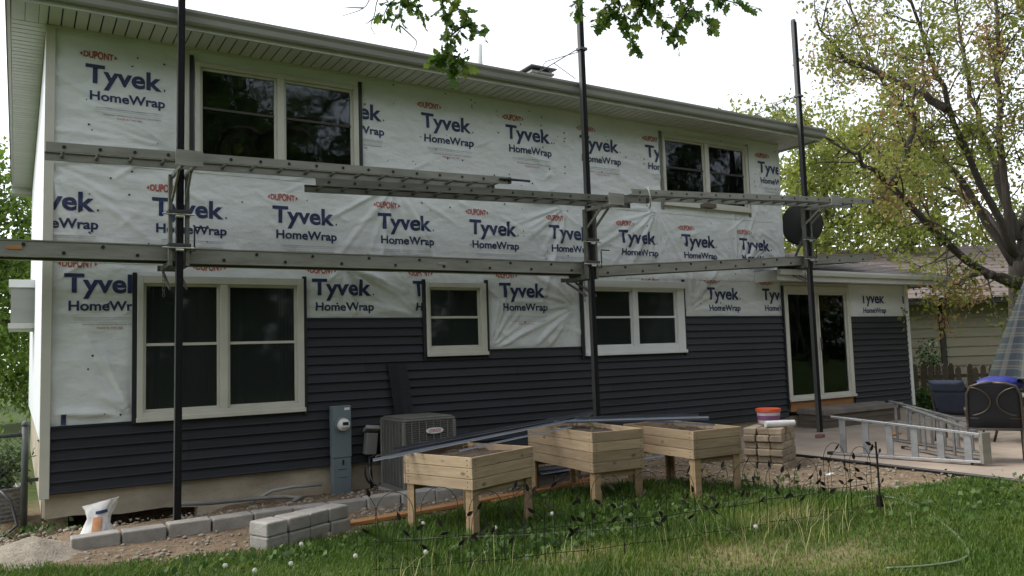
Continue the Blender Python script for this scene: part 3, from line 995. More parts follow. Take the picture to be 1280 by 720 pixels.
# ---- lower wing: eave box, hip roof with shingle courses
MB().box(11.06, 16.38, -0.50, -0.012, 2.828, 2.842).build('eave_soffit', M['soffit'], house)
MB().box(11.04, 16.40, -0.53, -0.502, 2.80, 2.985).build('fascia', M['fascia'], house)
MB().box(11.035, 11.058, -0.502, -0.03, 2.80, 2.985).build('eave_end', M['fascia'], house)
MB().box(16.382, 16.40, -0.50, 7.5, 2.80, 2.985).build('fascia', M['fascia'], house)
MB().box(15.69, 16.38, 0.0, 7.5, 2.829, 2.842).build('eave_soffit', M['soffit'], house)
prof2 = [(-0.533, 2.90), (-0.585, 2.90), (-0.615, 2.955), (-0.618, 2.992), (-0.533, 2.992)]
MB().prism(prof2, 11.04, 16.43, 'x').build('gutter', M['white_vinyl'], house)
sl = 0.29
nsh = 26
for i in range(nsh):            # shingle courses climbing the front slope, cut off along the hip
    t0, t1 = i * 0.19, (i + 1) * 0.19 + 0.02
    za, zb = 3.0 + sl * t0, 3.0 + sl * t1
    xl = 11.06 if (-0.56 + t1) < -0.02 else 11.89
    mb = MB()
    mb.add([(xl, -0.56 + t0, za + 0.014), (16.44 - t0, -0.56 + t0, za + 0.014), (16.44 - t1, -0.56 + t1, zb), (xl, -0.56 + t1, zb),
            (xl, -0.56 + t0, za), (16.44 - t0, -0.56 + t0, za)], [(0, 1, 2, 3), (4, 5, 1, 0)])
    mb.build('shingle_course', M['shingle'], house)
MB().add([(16.44, -0.56, 2.998), (16.44, 7.6, 2.998), (11.4, 4.4, 3.0 + sl * 4.96), (11.4, 4.48, 3.0 + sl * 5.0)], [(0, 1, 2, 3)]).build('roof_side', M['shingle'], house)


# ---- printed lettering on the wrap
_text_cache = {}


def text_geo(body, width, cap, bold, ref='T'):
    key = (body, width, cap, bold)
    if key in _text_cache:
        return _text_cache[key]

    def raw(s):
        cu = bpy.data.curves.new('txt', 'FONT')
        cu.body = s
        cu.size = 1.0
        cu.offset = bold
        cu.resolution_u = 4
        cu.fill_mode = 'BOTH'
        ob = bpy.data.objects.new('txt', cu)
        COL.objects.link(ob)
        bpy.context.view_layer.update()
        dg = bpy.context.evaluated_depsgraph_get()
        me_ = bpy.data.meshes.new_from_object(ob.evaluated_get(dg))
        bpy.data.objects.remove(ob)
        bpy.data.curves.remove(cu)
        return me_
    rm = raw(ref)
    caph = max(v.co.y for v in rm.vertices)
    bpy.data.meshes.remove(rm)
    me_ = raw(body)
    bm = bmesh.new()
    bm.from_mesh(me_)
    bpy.data.meshes.remove(me_)
    xa = min(v.co.x for v in bm.verts)
    xb = max(v.co.x for v in bm.verts)
    for v in bm.verts:
        v.co = Vector(((v.co.x - xa) / (xb - xa) * width, 0, v.co.y / caph * cap))
    st = 0.024
    for i in range(1, int(width / st) + 1):
        bmesh.ops.bisect_plane(bm, geom=bm.verts[:] + bm.edges[:] + bm.faces[:], plane_co=(i * st, 0, 0), plane_no=(1, 0, 0))
    for i in range(-4, int(cap / st) + 2):
        bmesh.ops.bisect_plane(bm, geom=bm.verts[:] + bm.edges[:] + bm.faces[:], plane_co=(0, 0, i * st), plane_no=(0, 0, 1))
    me2 = bpy.data.meshes.new('txtgeo')
    bm.to_mesh(me2)
    bm.free()
    _text_cache[key] = me2
    return me2


def stamp(parts, name, mat, parent, ybase, keep):
    """parts: list of (mesh, x, z, fn) laid on the folded sheet, cut to keep = (x0, x1, z0, z1)"""
    bm = bmesh.new()
    for me_, x, z, fn in parts:
        b2 = bmesh.new()
        b2.from_mesh(me_)
        for v in b2.verts:
            q = v.co
            if fn:
                q = fn(q)
            v.co = Vector((q.x + x, 0, q.z + z))
        tmp = bpy.data.meshes.new('t')
        b2.to_mesh(tmp)
        b2.free()
        bm.from_mesh(tmp)
        bpy.data.meshes.remove(tmp)
    for co, no in (((keep[0], 0, 0), (-1, 0, 0)), ((keep[1], 0, 0), (1, 0, 0)), ((0, 0, keep[2]), (0, 0, -1)), ((0, 0, keep[3]), (0, 0, 1))):
        bmesh.ops.bisect_plane(bm, geom=bm.verts[:] + bm.edges[:] + bm.faces[:], plane_co=co, plane_no=no, clear_outer=True)
    if not bm.faces:
        bm.free()
        return None
    vl = list(bm.verts)
    hv = fold([v.co.x for v in vl], [v.co.z for v in vl])
    for v, hq in zip(vl, hv):
        v.co.y = ybase - hq - 0.0055
    me_ = bpy.data.meshes.new(name)
    bm.to_mesh(me_)
    bm.free()
    return link(name, me_, mat, parent)


G_T = text_geo('Tyvek', 0.79, 0.205, 0.028)
G_H = text_geo('HomeWrap', 0.78, 0.105, 0.026)
G_D = text_geo('DUPONT', 0.30, 0.08, 0.028)
G_M = text_geo('MADE IN THE USA', 0.26, 0.022, 0.0)
G_dot = text_geo('.', 0.018, 0.15, 0.0)
_tri = MB().add([(0, 0, 0.036), (0.028, 0, 0.062), (0.028, 0, 0.01)], [(0, 1, 2)]).add([(0.352, 0, 0.062), (0.38, 0, 0.036), (0.352, 0, 0.01)], [(0, 1, 2)])
me_tri = bpy.data.meshes.new('tri')
me_tri.from_pydata(_tri.v, [], _tri.f)
_ln = MB()
for i, (xa, xb, zz, hh) in enumerate(((0.10, 0.80, 0.0, 0.006), (0.10, 0.80, -0.022, 0.004), (0.18, 0.30, -0.075, 0.010), (0.31, 0.48, -0.076, 0.010), (0.49, 0.62, -0.075, 0.010), (0.63, 0.78, -0.076, 0.010), (0.10, 0.78, -0.05, 0.003))):
    q = 14
    for j in range(q):
        a, b_ = xa + (xb - xa) * j / q, xa + (xb - xa) * (j + 1) / q
        _ln.add([(a, 0, zz), (b_, 0, zz), (b_, 0, zz + hh), (a, 0, zz + hh)], [(0, 1, 2, 3)])
me_ln = bpy.data.meshes.new('lines')
me_ln.from_pydata(_ln.v, [], _ln.f)


def bulge(q):
    u = (q.x - 0.15) / 0.15
    s = 1.12 - 0.35 * u * u
    return Vector((q.x, 0, 0.036 + (q.z - 0.036) * s))


def logo(x0, zt, wrap, yb, keep):
    stamp([(G_T, x0, zt - 0.205, None), (G_dot, x0 + 0.81, zt - 0.205, None)], 'blue_lettering', M['blue'], wrap, yb, keep)
    stamp([(G_H, x0 + 0.045, zt - 0.405, None)], 'blue_lettering', M['blue'], wrap, yb, keep)
    o_ = stamp([(G_D, x0 - 0.02, zt + 0.07, bulge), (me_tri, x0 - 0.06, zt + 0.07, None)], 'red_lettering', M['red'], wrap, yb, keep)
    if o_ and (keep[3] - keep[2] < 0.2 or x0 + 0.33 > keep[1]):
        o_['kind'] = 'stuff'
    stamp([(G_M, x0 + 0.32, zt - 0.61, None)], 'red_small_print', M['red'], wrap, yb, keep)
    o_ = stamp([(me_ln, x0, zt - 0.49, None)], 'fine_print', M['grey_print'], wrap, yb, keep)
    if o_:
        o_['kind'] = 'stuff'


for x0, keep in ((0.35, (0, 1.37)), (3.09, (3.61, 11)), (4.47, (0, 12)), (5.84, (0, 12)), (7.20, (0, 12)), (8.56, (0, 8.85)), (11.28, (11.04, 11.84))):
    logo(x0, 5.06, wrapA, -0.016, (*keep, 4.0, 5.42))
for i, x0 in enumerate((-0.33, 1.04, 2.41, 3.80, 5.19, 6.56, 7.92, 9.29, 10.69)):
    logo(x0, 3.60, wrapB, -0.010, (0.06, 11.84, 2.85, 3.95))
for x0, keep in ((0.17, (0.07, 0.84, 1.1, 2.825)), (1.54, (0.07, 3, 2.70, 2.825)), (2.90, (2.83, 4.42, 2.2, 2.825)), (4.28, (2.83, 4.42, 2.2, 2.825)), (4.28, (4.47, 5.4, 2.74, 2.825)), (5.66, (5.46, 7.08, 1.8, 2.825)),
                 (8.42, (8, 9.2, 2.79, 2.825)), (9.82, (9.3, 11.7, 2.2, 2.825)), (11.22, (9.3, 11.71, 2.2, 2.825))):
    logo(x0, 2.70, wrapC, -0.004, keep)
logo(14.10, 2.66, wrapE, -0.004, (13.7, 15.58, 2.2, 2.60))
logo(15.44, 2.66, wrapE, -0.004, (13.7, 15.58, 2.2, 2.60))
# cut-off letters at the lower left corner of the wrap
stamp([(G_T, 0.085, 1.07, None)], 'blue_lettering', M['blue'], wrapC, -0.004, (0.10, 0.28, 1.07, 1.18))

# cap fasteners over the sheets
for wrap, yb, (x0, x1), (z0, z1), cnt, holes in ((wrapA, -0.016, (0.1, 11.8), (4.0, 5.4), 110, [H_U1, H_U2]), (wrapB, -0.010, (0.1, 11.8), (2.9, 3.95), 60, []), (wrapC, -0.004, (0.1, 11.7), (1.1, 2.8), 46, [H_W1, H_W2, H_W3, (2.78, 4.45, 1, 2.2), (9.2, 12, 1, 2.2), (4.4, 7.2, 1, 1.78), (0.8, 0.95, 1, 3)])):
    mb = MB()
    for i in range(cnt):
        if rng.random() < 0.6:
            x = round(rng.uniform(x0, x1) / 0.406) * 0.406 + rng.uniform(-0.02, 0.02)
        else:
            x = rng.uniform(x0, x1)
        z = rng.uniform(z0, z1)
        if any(h[0] - .05 < x < h[1] + .05 and h[2] - .05 < z < h[3] + .05 for h in holes):
            continue
        y = yb - float(fold([x], [z])[0]) - 0.008
        rr = rng.choice((0.008, 0.011, 0.013))
        mb.add([(x + rr * math.cos(a), y, z + rr * math.sin(a)) for a in [k * math.pi / 3 for k in range(6)]] + [(x, y - 0.004, z)], [(k, (k + 1) % 6, 6) for k in range(6)])
    tag(mb.build('cap_fasteners', M['cap'], wrap), kind='stuff')
# stapled seam along the lower edge of the middle sheet
mb = MB()
x = 0.1
while x < 11.8:
    x += rng.uniform(0.03, 0.13)
    z = 2.835 + rng.uniform(-0.012, 0.012)
    y = -0.010 - float(fold([x], [z])[0]) - 0.004
    w = rng.uniform(0.010, 0.03)
    d = rng.uniform(-0.008, 0.008)
    mb.add([(x, y, z), (x + w, y, z + d), (x + w, y, z + d + 0.005), (x, y, z + 0.005)], [(0, 1, 2, 3)])
tag(mb.build('seam_staples', M['steel'], wrapB), kind='stuff')

# box window on the far side wall
bw = MB().box(-0.34, -0.025, 4.3, 5.7, 2.36, 2.90).build('box_window', M['gutter'], house)
MB().box(-0.37, -0.025, 4.26, 5.74, 2.901, 3.02).build('head_board', M['white_vinyl'], bw)
MB().box(-0.37, -0.025, 4.26, 5.74, 2.28, 2.359).build('sill_board', M['fascia'], bw)

# ------------------------------------------------------------------ pump-jack scaffold
POLES = [(1.19, -0.82, 7.6, 0.0), (6.73, -0.82, 7.7, 0.07), (11.55, -0.82, 7.45, 0.15)]
POLE_LAB = ['black rubber-faced scaffold pole in front of the leftmost large window', 'black rubber-faced scaffold pole in the middle, in front of the white double window',
            'black rubber-faced scaffold pole in front of the sliding door']
for (x, y, zt, zb), lab in zip(POLES, POLE_LAB):
    P = empty('scaffold_pole', (x, y, zb))
    tag(P, lab, 'pole', 'scaffold poles along the wall')
    P.rotation_euler = (0, math.radians(0.35) if x < 2 else math.radians(-0.3), 0)
    H = zt - zb
    MB().box(-0.036, 0.036, -0.030, 0.036, -0.12, H).build('pole_tube', M['pole'], P, bevel=0.004)
    MB().box(-0.034, 0.034, -0.043, -0.0305, 0.0, H - 0.01).build('rubber_strip', M['rubber'], P, bevel=0.003)
    MB().box(-0.012, 0.012, -0.049, -0.0435, 0.0, H - 0.02).build('rubber_rib', M['rubber'], P)
    MB().box(-0.03, 0.03, -0.028, 0.034, H, H + 0.04).build('pole_cap', M['steel'], P, bevel=0.004)
    # roof brace near the top
    zb_ = (6.08 if x > 2 else 6.5) - zb
    MB().box(-0.055, 0.075, -0.056, 0.055, zb_ - 0.02, zb_ + 0.02).build('brace_clamp', M['steel'], P, bevel=0.003)
    arms = MB()
    arms.tube([(-0.05, 0.05, zb_), (-0.34, 0.75, zb_ - 0.20)], 0.008, 6)
    arms.build('brace_arm', M['steel'], P)
    MB().tube([(0.05, 0.05, zb_), (-0.22, 0.6, zb_ - 0.02), (-0.3, 0.7, zb_ - 0.19)], 0.006, 6).build('brace_arm', M['steel'], P)
    MB().tube([(-0.2, 0.42, zb_ - 0.1), (-0.05, 0.1, zb_ - 0.42)], 0.006, 6).build('brace_arm', M['steel'], P)


def pump_jack(x, zl, zu, lab, zs):
    """jack frame round a pole: lower arm carries the walk plank towards the house, upper arm the ladder rail on the outside"""
    y = -0.82
    J = empty('pump_jack', (x, y, zl))
    tag(J, lab, 'scaffold jack', 'pump jacks riding on the poles')
    h = zu - zl
    for s in (-1, 1):
        MB().box(s * 0.085 - 0.02, s * 0.085 + 0.02, -0.03, 0.03, -0.06, h - 0.02).build('side_rail', M['alu_dull'], J, bevel=0.004)
    mb = MB()
    mb.bar((-0.085, 0.0, -0.035), (-0.085, 0.58, -0.035), 0.035, 0.05)
    mb.bar((-0.085, 0.02, -0.30), (-0.085, 0.5, -0.07), 0.02, 0.03)
    mb.build('walk_arm', M['alu_dull'], J)
    mb = MB()
    mb.bar((0.085, 0.0, -0.035), (0.085, 0.58, -0.035), 0.035, 0.05)
    mb.bar((0.085, 0.02, -0.30), (0.085, 0.5, -0.07), 0.02, 0.03)
    mb.build('walk_arm', M['alu_dull'], J)
    MB().bar((-0.13, 0.57, -0.03), (0.13, 0.57, -0.03), 0.03, 0.06).build('arm_stop', M['alu_dull'], J)
    mb = MB()
    mb.bar((-0.06, 0.05, h - 0.03), (-0.06, -0.62, h - 0.03), 0.03, 0.04)
    mb.bar((-0.07, -0.01, h - 0.30), (-0.06, -0.36, h - 0.05), 0.022, 0.03)
    mb.build('rail_arm', M['alu'], J)
    mb = MB()
    mb.bar((0.06, 0.05, h - 0.03), (0.06, -0.62, h - 0.03), 0.03, 0.04)
    mb.bar((0.07, -0.01, h - 0.30), (0.06, -0.36, h - 0.05), 0.022, 0.03)
    mb.build('rail_arm', M['alu'], J)
    MB().bar((-0.13, -0.62, h + 0.03), (0.13, -0.62, h + 0.03), 0.02, 0.16).build('rail_stop', M['alu'], J)
    for zz in zs:
        MB().box(-0.115, 0.115, -0.065, -0.046, zz - 0.018, zz + 0.018).box(-0.115, 0.115, 0.04, 0.058, zz - 0.018, zz + 0.018).build('roller_plate', M['steel'], J, bevel=0.003)
        MB().tube([(-0.17, -0.055, zz - 0.03), (0.15, -0.055, zz - 0.03)], 0.010, 8).build('roller_pin', M['alu_bright'], J)
        MB().tube([(-0.04, -0.062, zz - 0.055), (0.04, -0.062, zz - 0.055)], 0.016, 8).build('roller', M['alu_bright'], J)
    MB().tube([(0.11, -0.03, 0.10), (0.15, -0.05, 0.10), (0.15, -0.05, 0.34), (0.155, -0.05, 0.36), (0.30, -0.05, 0.36)], 0.009, 8).build('crank_handle', M['black'], J)
    ch_ = MB()
    for i in range(9):
        zc = -0.10 - i * 0.034
        a = 0.7 if i % 2 else 0
        pts = [(-0.15 + 0.012 * math.cos(t) * math.cos(a), -0.02 + 0.012 * math.cos(t) * math.sin(a), zc + 0.02 * math.sin(t)) for t in [k * math.pi / 4 for k in range(9)]]
        ch_.tube(pts, 0.0035, 5, cap=False)
    ch_.build('safety_chain', M['steel'], J)
    return J


pump_jack(1.20, 2.78, 3.72, 'jack gripping the leftmost pole between the two plank levels', (0.52, 0.16))
pump_jack(6.73, 2.76, 3.72, 'jack gripping the middle pole between the two plank levels', (0.50, 0.18))
pump_jack(11.54, 3.06, 4.06, 'jack gripping the pole nearest the sliding door', (0.46, 0.12))


def frame_along(a, b_):
    a, b_ = Vector(a), Vector(b_)
    d = (b_ - a)
    Lh = d.length
    xa = d.normalized()
    ya = Vector((0, 0, 1)).cross(xa).normalized()
    za = xa.cross(ya)
    m_ = Matrix((xa, ya, za)).transposed().to_4x4()
    m_.translation = a
    return m_, Lh


def plank(a, b_, lab, width=0.33, hgt=0.17, dots=0.34, seed=1):
    """aluminium stage plank: near and far side beams, deck, dark fixings in the beam"""
    m_, Lh = frame_along(a, b_)
    P = empty('scaffold_plank')
    P.matrix_world = m_
    tag(P, lab, 'scaffold plank', 'walk planks of the scaffold')
    for y0 in (0.0, width):
        mb = MB()
        s = -1 if y0 == 0 else 1
        prof_ = [(y0 + s * 0.004, 0.0), (y0 + s * 0.004, 0.012), (y0 - s * 0.006, 0.016), (y0 - s * 0.006, hgt - 0.016), (y0 + s * 0.004, hgt - 0.012), (y0 + s * 0.004, hgt), (y0 - s * 0.035, hgt), (y0 - s * 0.035, hgt - 0.01), (y0 - s * 0.012, hgt - 0.014), (y0 - s * 0.012, 0.014), (y0 - s * 0.045, 0.01), (y0 - s * 0.045, 0.0)]
        mb.prism(prof_, 0, Lh, 'x')
        mb.build('side_beam', M['alu'], P)
    MB().box(0, Lh, 0.036, width - 0.036, hgt - 0.012, hgt - 0.002).build('deck', M['ply_deck'], P)
    mb = MB()
    n_ = int(Lh / 0.6)
    for i in range(n_ + 1):
        x = 0.1 + i * (Lh - 0.2) / n_
        mb.box(x - 0.02, x + 0.02, 0.013, width - 0.013, hgt - 0.05, hgt - 0.013)
    tag(mb.build('cross_members', M['alu_dull'], P), kind='stuff')
    rg = random.Random(seed)
    mb = MB()
    x = 0.15
    i = 0
    while x < Lh:
        z = hgt * (0.72 if i % 2 == 0 else 0.28)
        mb.tube([(x, -0.0055, z), (x, 0.012, z)], 0.012, 8)
        mb.tube([(x, -0.004, z), (x, 0.007, z)], 0.018, 8)
        x += dots + rg.uniform(-0.02, 0.02)
        i += 1
    tag(mb.build('fixings', M['black'], P), kind='stuff')
    MB().box(Lh * 0.55, Lh * 0.55 + 0.13, -0.0035, 0.005, hgt * 0.42, hgt * 0.62).build('maker_plate', M['lumber'] if seed == 1 else M['gutter'], P)
    return P


plank((-2.4, -0.74, 2.775), (1.32, -0.74, 2.785), 'walk plank running past the left house corner, left of the first pole', seed=1)
plank((1.18, -0.72, 2.762), (6.90, -0.72, 2.785), 'long lower walk plank between the left and middle poles', seed=2)
plank((6.62, -0.74, 2.735), (13.52, -0.74, 3.20), 'lower walk plank climbing from the middle pole past the right pole', hgt=0.155, seed=3)


def ladder(a, b_, lab, width=0.42, rail=0.085, sp=0.305, mat='alu', end=True):
    m_, Lh = frame_along(a, b_)
    P = empty('ladder')
    P.matrix_world = m_
    tag(P, lab, 'ladder')
    for y0, s in ((0.0, 1), (width, -1)):
        prof_ = [(y0, 0), (y0 + s * 0.028, 0), (y0 + s * 0.028, 0.006), (y0 + s * 0.006, 0.010), (y0 + s * 0.006, rail - 0.010), (y0 + s * 0.028, rail - 0.006), (y0 + s * 0.028, rail), (y0, rail)]
        MB().prism(prof_, 0, Lh, 'x').build('rail', M[mat], P)
    n_ = int((Lh - 0.2) / sp)
    rung = MB().tube([(0, -0.004, rail / 2), (0, width + 0.004, rail / 2)], 0.016, 10).build('rung', M['alu_dull'], P, smooth=True)
    rung.location = (0.15, 0, 0)
    dot = MB().tube([(0, -0.006, rail * 0.5), (0, -0.0045, rail * 0.5)], 0.0175, 10).build('rung_end', M['black'], P)
    dot.location = (0.15, 0, 0)
    for i in range(1, n_ + 1):
        for src in (rung, dot):
            c = src.copy()
            COL.objects.link(c)
            c.location = (0.15 + i * sp, 0, 0)
    if end:
        for y0 in (0.0, width):
            MB().box(Lh - 0.02, Lh + 0.03, y0 - 0.012, y0 + 0.03 if y0 == 0 else y0 + 0.012, 0.002, rail - 0.002).build('end_cap', M['black'], P, bevel=0.006)
    return P


tag(ladder((-0.05, -1.36, 3.715), (5.05, -1.36, 3.835), 'ladder laid level across the left pole below the upper left window'), group='ladders used as guard rails')
tag(ladder((2.55, -1.30, 3.615), (7.42, -1.30, 3.765), 'ladder lashed beneath the end of the left one, reaching the middle pole', mat='alu_dull'), group='ladders used as guard rails')
tag(ladder((7.12, -1.32, 3.86), (12.75, -1.32, 4.14), 'ladder laid from the middle pole past the right pole below the upper right window', width=0.44), group='ladders used as guard rails')
o = MB().box(8.62, 8.86, -1.26, -1.15, 3.80, 3.865).build('wood_offcut', M['old_wood'], bevel=0.004)
tag(o, 'small wooden block wedged under the right guard-rail ladder', 'wood block')
o = MB().tube([(7.35, -1.40, 3.98), (7.42, -1.38, 3.80), (7.55, -1.2, 3.72), (7.68, -1.0, 3.80), (7.6, -1.05, 3.93), (7.4, -1.3, 3.99)], 0.010, 6).build('lashing_rope', M['fluff'], smooth=True)
tag(o, 'pale rope lashing the two ladders together right of the middle pole', 'rope')
o = MB().tube([(4.9, -1.38, 3.885), (5.35, -1.38, 3.89)], 0.016, 8).build('ladder_pin', M['black'], smooth=True)
tag(o, 'black rod sticking out of the end of the left ladder', 'rod')

# ------------------------------------------------------------------ meter, disconnect, condenser
E_ = empty('meter_cabinet', (3.22, 0, 0))
tag(E_, 'tall grey-blue electric meter cabinet on the siding with a round glass meter', 'meter box')
MB().box(-0.12, 0.12, -0.165, -0.043, 0.45, 1.09).build('cabinet', M['meter_grey'], E_, bevel=0.006)
MB().box(-0.118, 0.118, -0.155, -0.043, -0.12, 0.447).build('lower_cover', M['meter_grey'], E_, bevel=0.006)
MB().box(0.03, 0.10, -0.168, -0.1655, 1.035, 1.065).build('label_plate', M['label_white'], E_)
mb = MB()
mb.M = Matrix.Translation((0.0, -0.165, 0.86)) @ Matrix.Rotation(math.radians(90), 4, 'X')
mb.lathe([(0.092, 0), (0.092, 0.02), (0.084, 0.022), (0.084, 0.035)], 24)
ring = mb.build('meter_ring', M['galv'], E_, smooth=False)
mb = MB()
mb.M = Matrix.Translation((0.0, -0.198, 0.86)) @ Matrix.Rotation(math.radians(90), 4, 'X')
mb.lathe([(0.078, 0), (0.076, 0.05), (0.066, 0.075), (0.03, 0.085)], 24)
mb.build('meter_face', M['label_white'], E_, smooth=True)
MB().box(-0.032, 0.04, -0.2865, -0.281, 0.855, 0.895).build('meter_display', M['black'], E_)
MB().box(-0.045, 0.045, -0.2835, -0.276, 0.815, 0.83).build('meter_print', M['grey_plastic'], E_)
MB().box(0.0, 0.02, -0.170, -0.156, 0.36, 0.42).build('hasp', M['black'], E_, bevel=0.003)
for z in (0.30, 0.20):
    MB().box(-0.06, 0.06, -0.157, -0.1555, z, z + 0.008).build('louvre', M['steel'], E_)

D_ = empty('disconnect_box', (3.60, 0, 0.45))
tag(D_, 'small grey cable box with a tilted lid beside the meter cabinet', 'electrical box')
mb = MB()
mb.M = Matrix.Rotation(math.radians(6), 4, 'Y')
mb.box(-0.075, 0.075, -0.16, -0.045, 0.0, 0.27)
mb.build('box_body', M['grey_plastic'], D_, bevel=0.008)
mb = MB()
mb.M = Matrix.Translation((0.03, -0.10, 0.29)) @ Matrix.Rotation(math.radians(6), 4, 'Y') @ Matrix.Rotation(math.radians(-24), 4, 'X')
mb.box(-0.095, 0.095, -0.085, 0.06, 0, 0.05)
mb.build('box_lid', M['gutter'], D_, bevel=0.008)
MB().tube([(0, -0.1, 0.02), (0.0, -0.11, -0.15), (0.02, -0.12, -0.42)], 0.022, 10).build('conduit', M['black'], D_, smooth=True)
for k, (dx, rr) in enumerate(((0.0, 0.012), (0.05, 0.010))):
    pts = []
    for i in range(22):
        a = math.pi * 0.9 + i / 21 * math.pi * 1.75
        pts.append((0.06 + dx + 0.15 * math.cos(a), -0.17 - 0.03 * k, -0.2 + 0.19 * math.sin(a)))
    MB().tube(pts, rr, 7).build('cable', M['grey_plastic'] if k else M['black'], D_, smooth=True)
MB().tube([(0.2, -0.17, -0.1), (0.28, -0.2, 0.0), (0.33, -0.3, 0.05)], 0.012, 7).build('cable', M['grey_plastic'], D_, smooth=True)

AC = empty('air_conditioner', (3.73, -0.90, 0.0))
tag(AC, 'dark grey louvred air conditioner condenser with a red and white badge', 'air conditioner')
MB().box(-0.05, 0.73, -0.05, 0.73, -0.03, 0.045).build('base_pad', M['block'], AC, bevel=0.01)
MB().box(0.03, 0.65, 0.03, 0.65, 0.046, 0.88).build('coil', M['ac_dark'], AC)
for (cx, cy) in ((0, 0), (0.68, 0), (0, 0.68), (0.68, 0.68)):
    MB().box(cx - 0.022, cx + 0.022, cy - 0.022, cy + 0.022, 0.047, 0.885).build('corner_post', M['ac_grey'], AC, bevel=0.012)
MB().box(-0.015, 0.695, -0.015, 0.695, 0.886, 0.915).box(0.01, 0.67, 0.01, 0.67, 0.915, 0.935).build('top_cover', M['ac_grey'], AC, bevel=0.012)
MB().box(-0.01, 0.69, -0.01, 0.69, 0.046, 0.10).build('base_pan', M['ac_grey'], AC, bevel=0.005)
for z in np.arange(0.115, 0.88, 0.026):
    MB().add([(0.02, -0.014, z), (0.66, -0.014, z), (0.66, 0.012, z + 0.018), (0.02, 0.012, z + 0.018), (0.02, -0.010, z - 0.003), (0.66, -0.010, z - 0.003)], [(0, 1, 2, 3), (4, 5, 1, 0)]).build('louvre', M['ac_grey'], AC)
    MB().add([(-0.014, 0.02, z), (-0.014, 0.66, z), (0.012, 0.66, z + 0.018), (0.012, 0.02, z + 0.018), (-0.010, 0.02, z - 0.003), (-0.010, 0.66, z - 0.003)], [(3, 2, 1, 0), (0, 1, 5, 4)]).build('louvre', M['ac_grey'], AC)
for k in range(1, 7):
    x = k * 0.68 / 7
    MB().box(x - 0.006, x + 0.006, -0.020, -0.0145, 0.10, 0.885).build('grille_rib', M['ac_grey'], AC)
    MB().box(-0.020, -0.0145, x - 0.006, x + 0.006, 0.10, 0.885).build('grille_rib', M['ac_grey'], AC)
mb = MB()
pts = [(0.40 + 0.115 * math.copysign(abs(math.cos(t)) ** 0.7, math.cos(t)), 0.765 + 0.036 * math.sin(t)) for t in [k * math.pi / 12 for k in range(24)]]
mb.prism(pts, -0.032, -0.021, 'y')
bd = mb.build('badge', M['label_white'], AC)
gL = text_geo('LENNOX', 0.165, 0.040, 0.015)
lm = bpy.data.meshes.new('badge_lettering')
bm = bmesh.new()
bm.from_mesh(gL)
for v in bm.verts:
    v.co = Vector((v.co.x + 0.318, -0.0335, v.co.z + 0.746))
bm.to_mesh(lm)
bm.free()
link('badge_lettering', lm, M['red'], bd)

# spare siding panels leaning behind the condenser
for i, (xa, lab) in enumerate(((3.98, 'left spare charcoal siding panel leaning on the wall behind the air conditioner'), (4.09, 'right spare charcoal siding panel leaning on the wall behind the air conditioner'))):
    mb = MB()
    a0, b0 = Vector((xa + 0.16, -0.16 - 0.02 * i, 0.05)), Vector((xa - 0.02 + 0.02 * i, -0.062 - 0.012 * i, 1.60 - 0.02 * i))
    d = (b0 - a0).normalized()
    for j, (w0, w1, dd) in enumerate(((-0.075, -0.01, 0.0), (-0.01, 0.055, 0.008))):
        sx = Vector((1, 0, 0))
        nn = d.cross(sx).normalized()
        q = [a0 + sx * w0, a0 + sx * w1 + nn * -0.014, b0 + sx * w1 + nn * -0.014, b0 + sx * w0]
        q2 = [p - nn * 0.004 for p in q]
        mb.add(q + q2, [(0, 1, 2, 3), (7, 6, 5, 4), (0, 4, 5, 1), (1, 5, 6, 2), (2, 6, 7, 3), (3, 7, 4, 0)])
    o = mb.build('siding_panel', M['siding'])
    tag(o, lab, 'siding panel', 'spare siding panels')

# satellite dish on the wing roof
M['dish'] = pmat('dish_paint', (0.045, 0.05, 0.05), 0.5, (0.035, 0.038, 0.038), 4)
S_ = empty('satellite_dish', (12.92, 0.40, 3.28))
tag(S_, 'dark satellite dish on a bent mast above the lower wing roof', 'satellite dish')
mb = MB()
nr, na = 7, 28
Vd, Fd = [], []
for i in range(nr + 1):
    r_ = i / nr
    for j in range(na):
        a = 2 * math.pi * j / na
        Vd.append((0.40 * r_ * math.cos(a), 0.44 * r_ * math.sin(a), 0.075 * r_ * r_))
for i in range(nr):
    for j in range(na):
        Fd.append((i * na + j, i * na + (j + 1) % na, (i + 1) * na + (j + 1) % na, (i + 1) * na + j))
mb.M = Matrix.Translation((0.08, 0.0, 0.76)) @ Matrix.Rotation(math.radians(-48), 4, 'Z') @ Matrix.Rotation(math.radians(-76), 4, 'X')
mb.add(Vd, Fd)
ds = mb.build('dish', M['dish'], S_, smooth=True)
md = ds.modifiers.new('solid', 'SOLIDIFY')
md.thickness = 0.012
MB().tube([(-0.18, 0.05, -0.06), (-0.16, 0.02, 0.12), (0.06, -0.03, 0.52), (0.08, -0.03, 0.74)], 0.024, 10).build('mast', M['steel'], S_, smooth=True)
MB().box(-0.26, -0.10, 0.0, 0.12, -0.08, -0.05).build('foot_plate', M['steel'], S_)
MB().box(0.02, 0.14, -0.09, 0.0, 0.66, 0.82).build('back_bracket', M['steel'], S_, bevel=0.01)
MB().tube([(0.08, 0.1, 0.42), (0.16, 0.5, 0.5), (0.19, 0.62, 0.66)], 0.014, 8).build('feed_arm', M['steel'], S_)
MB().box(0.14, 0.24, 0.58, 0.68, 0.64, 0.74).build('feed_horn', M['grey_plastic'], S_, bevel=0.01)

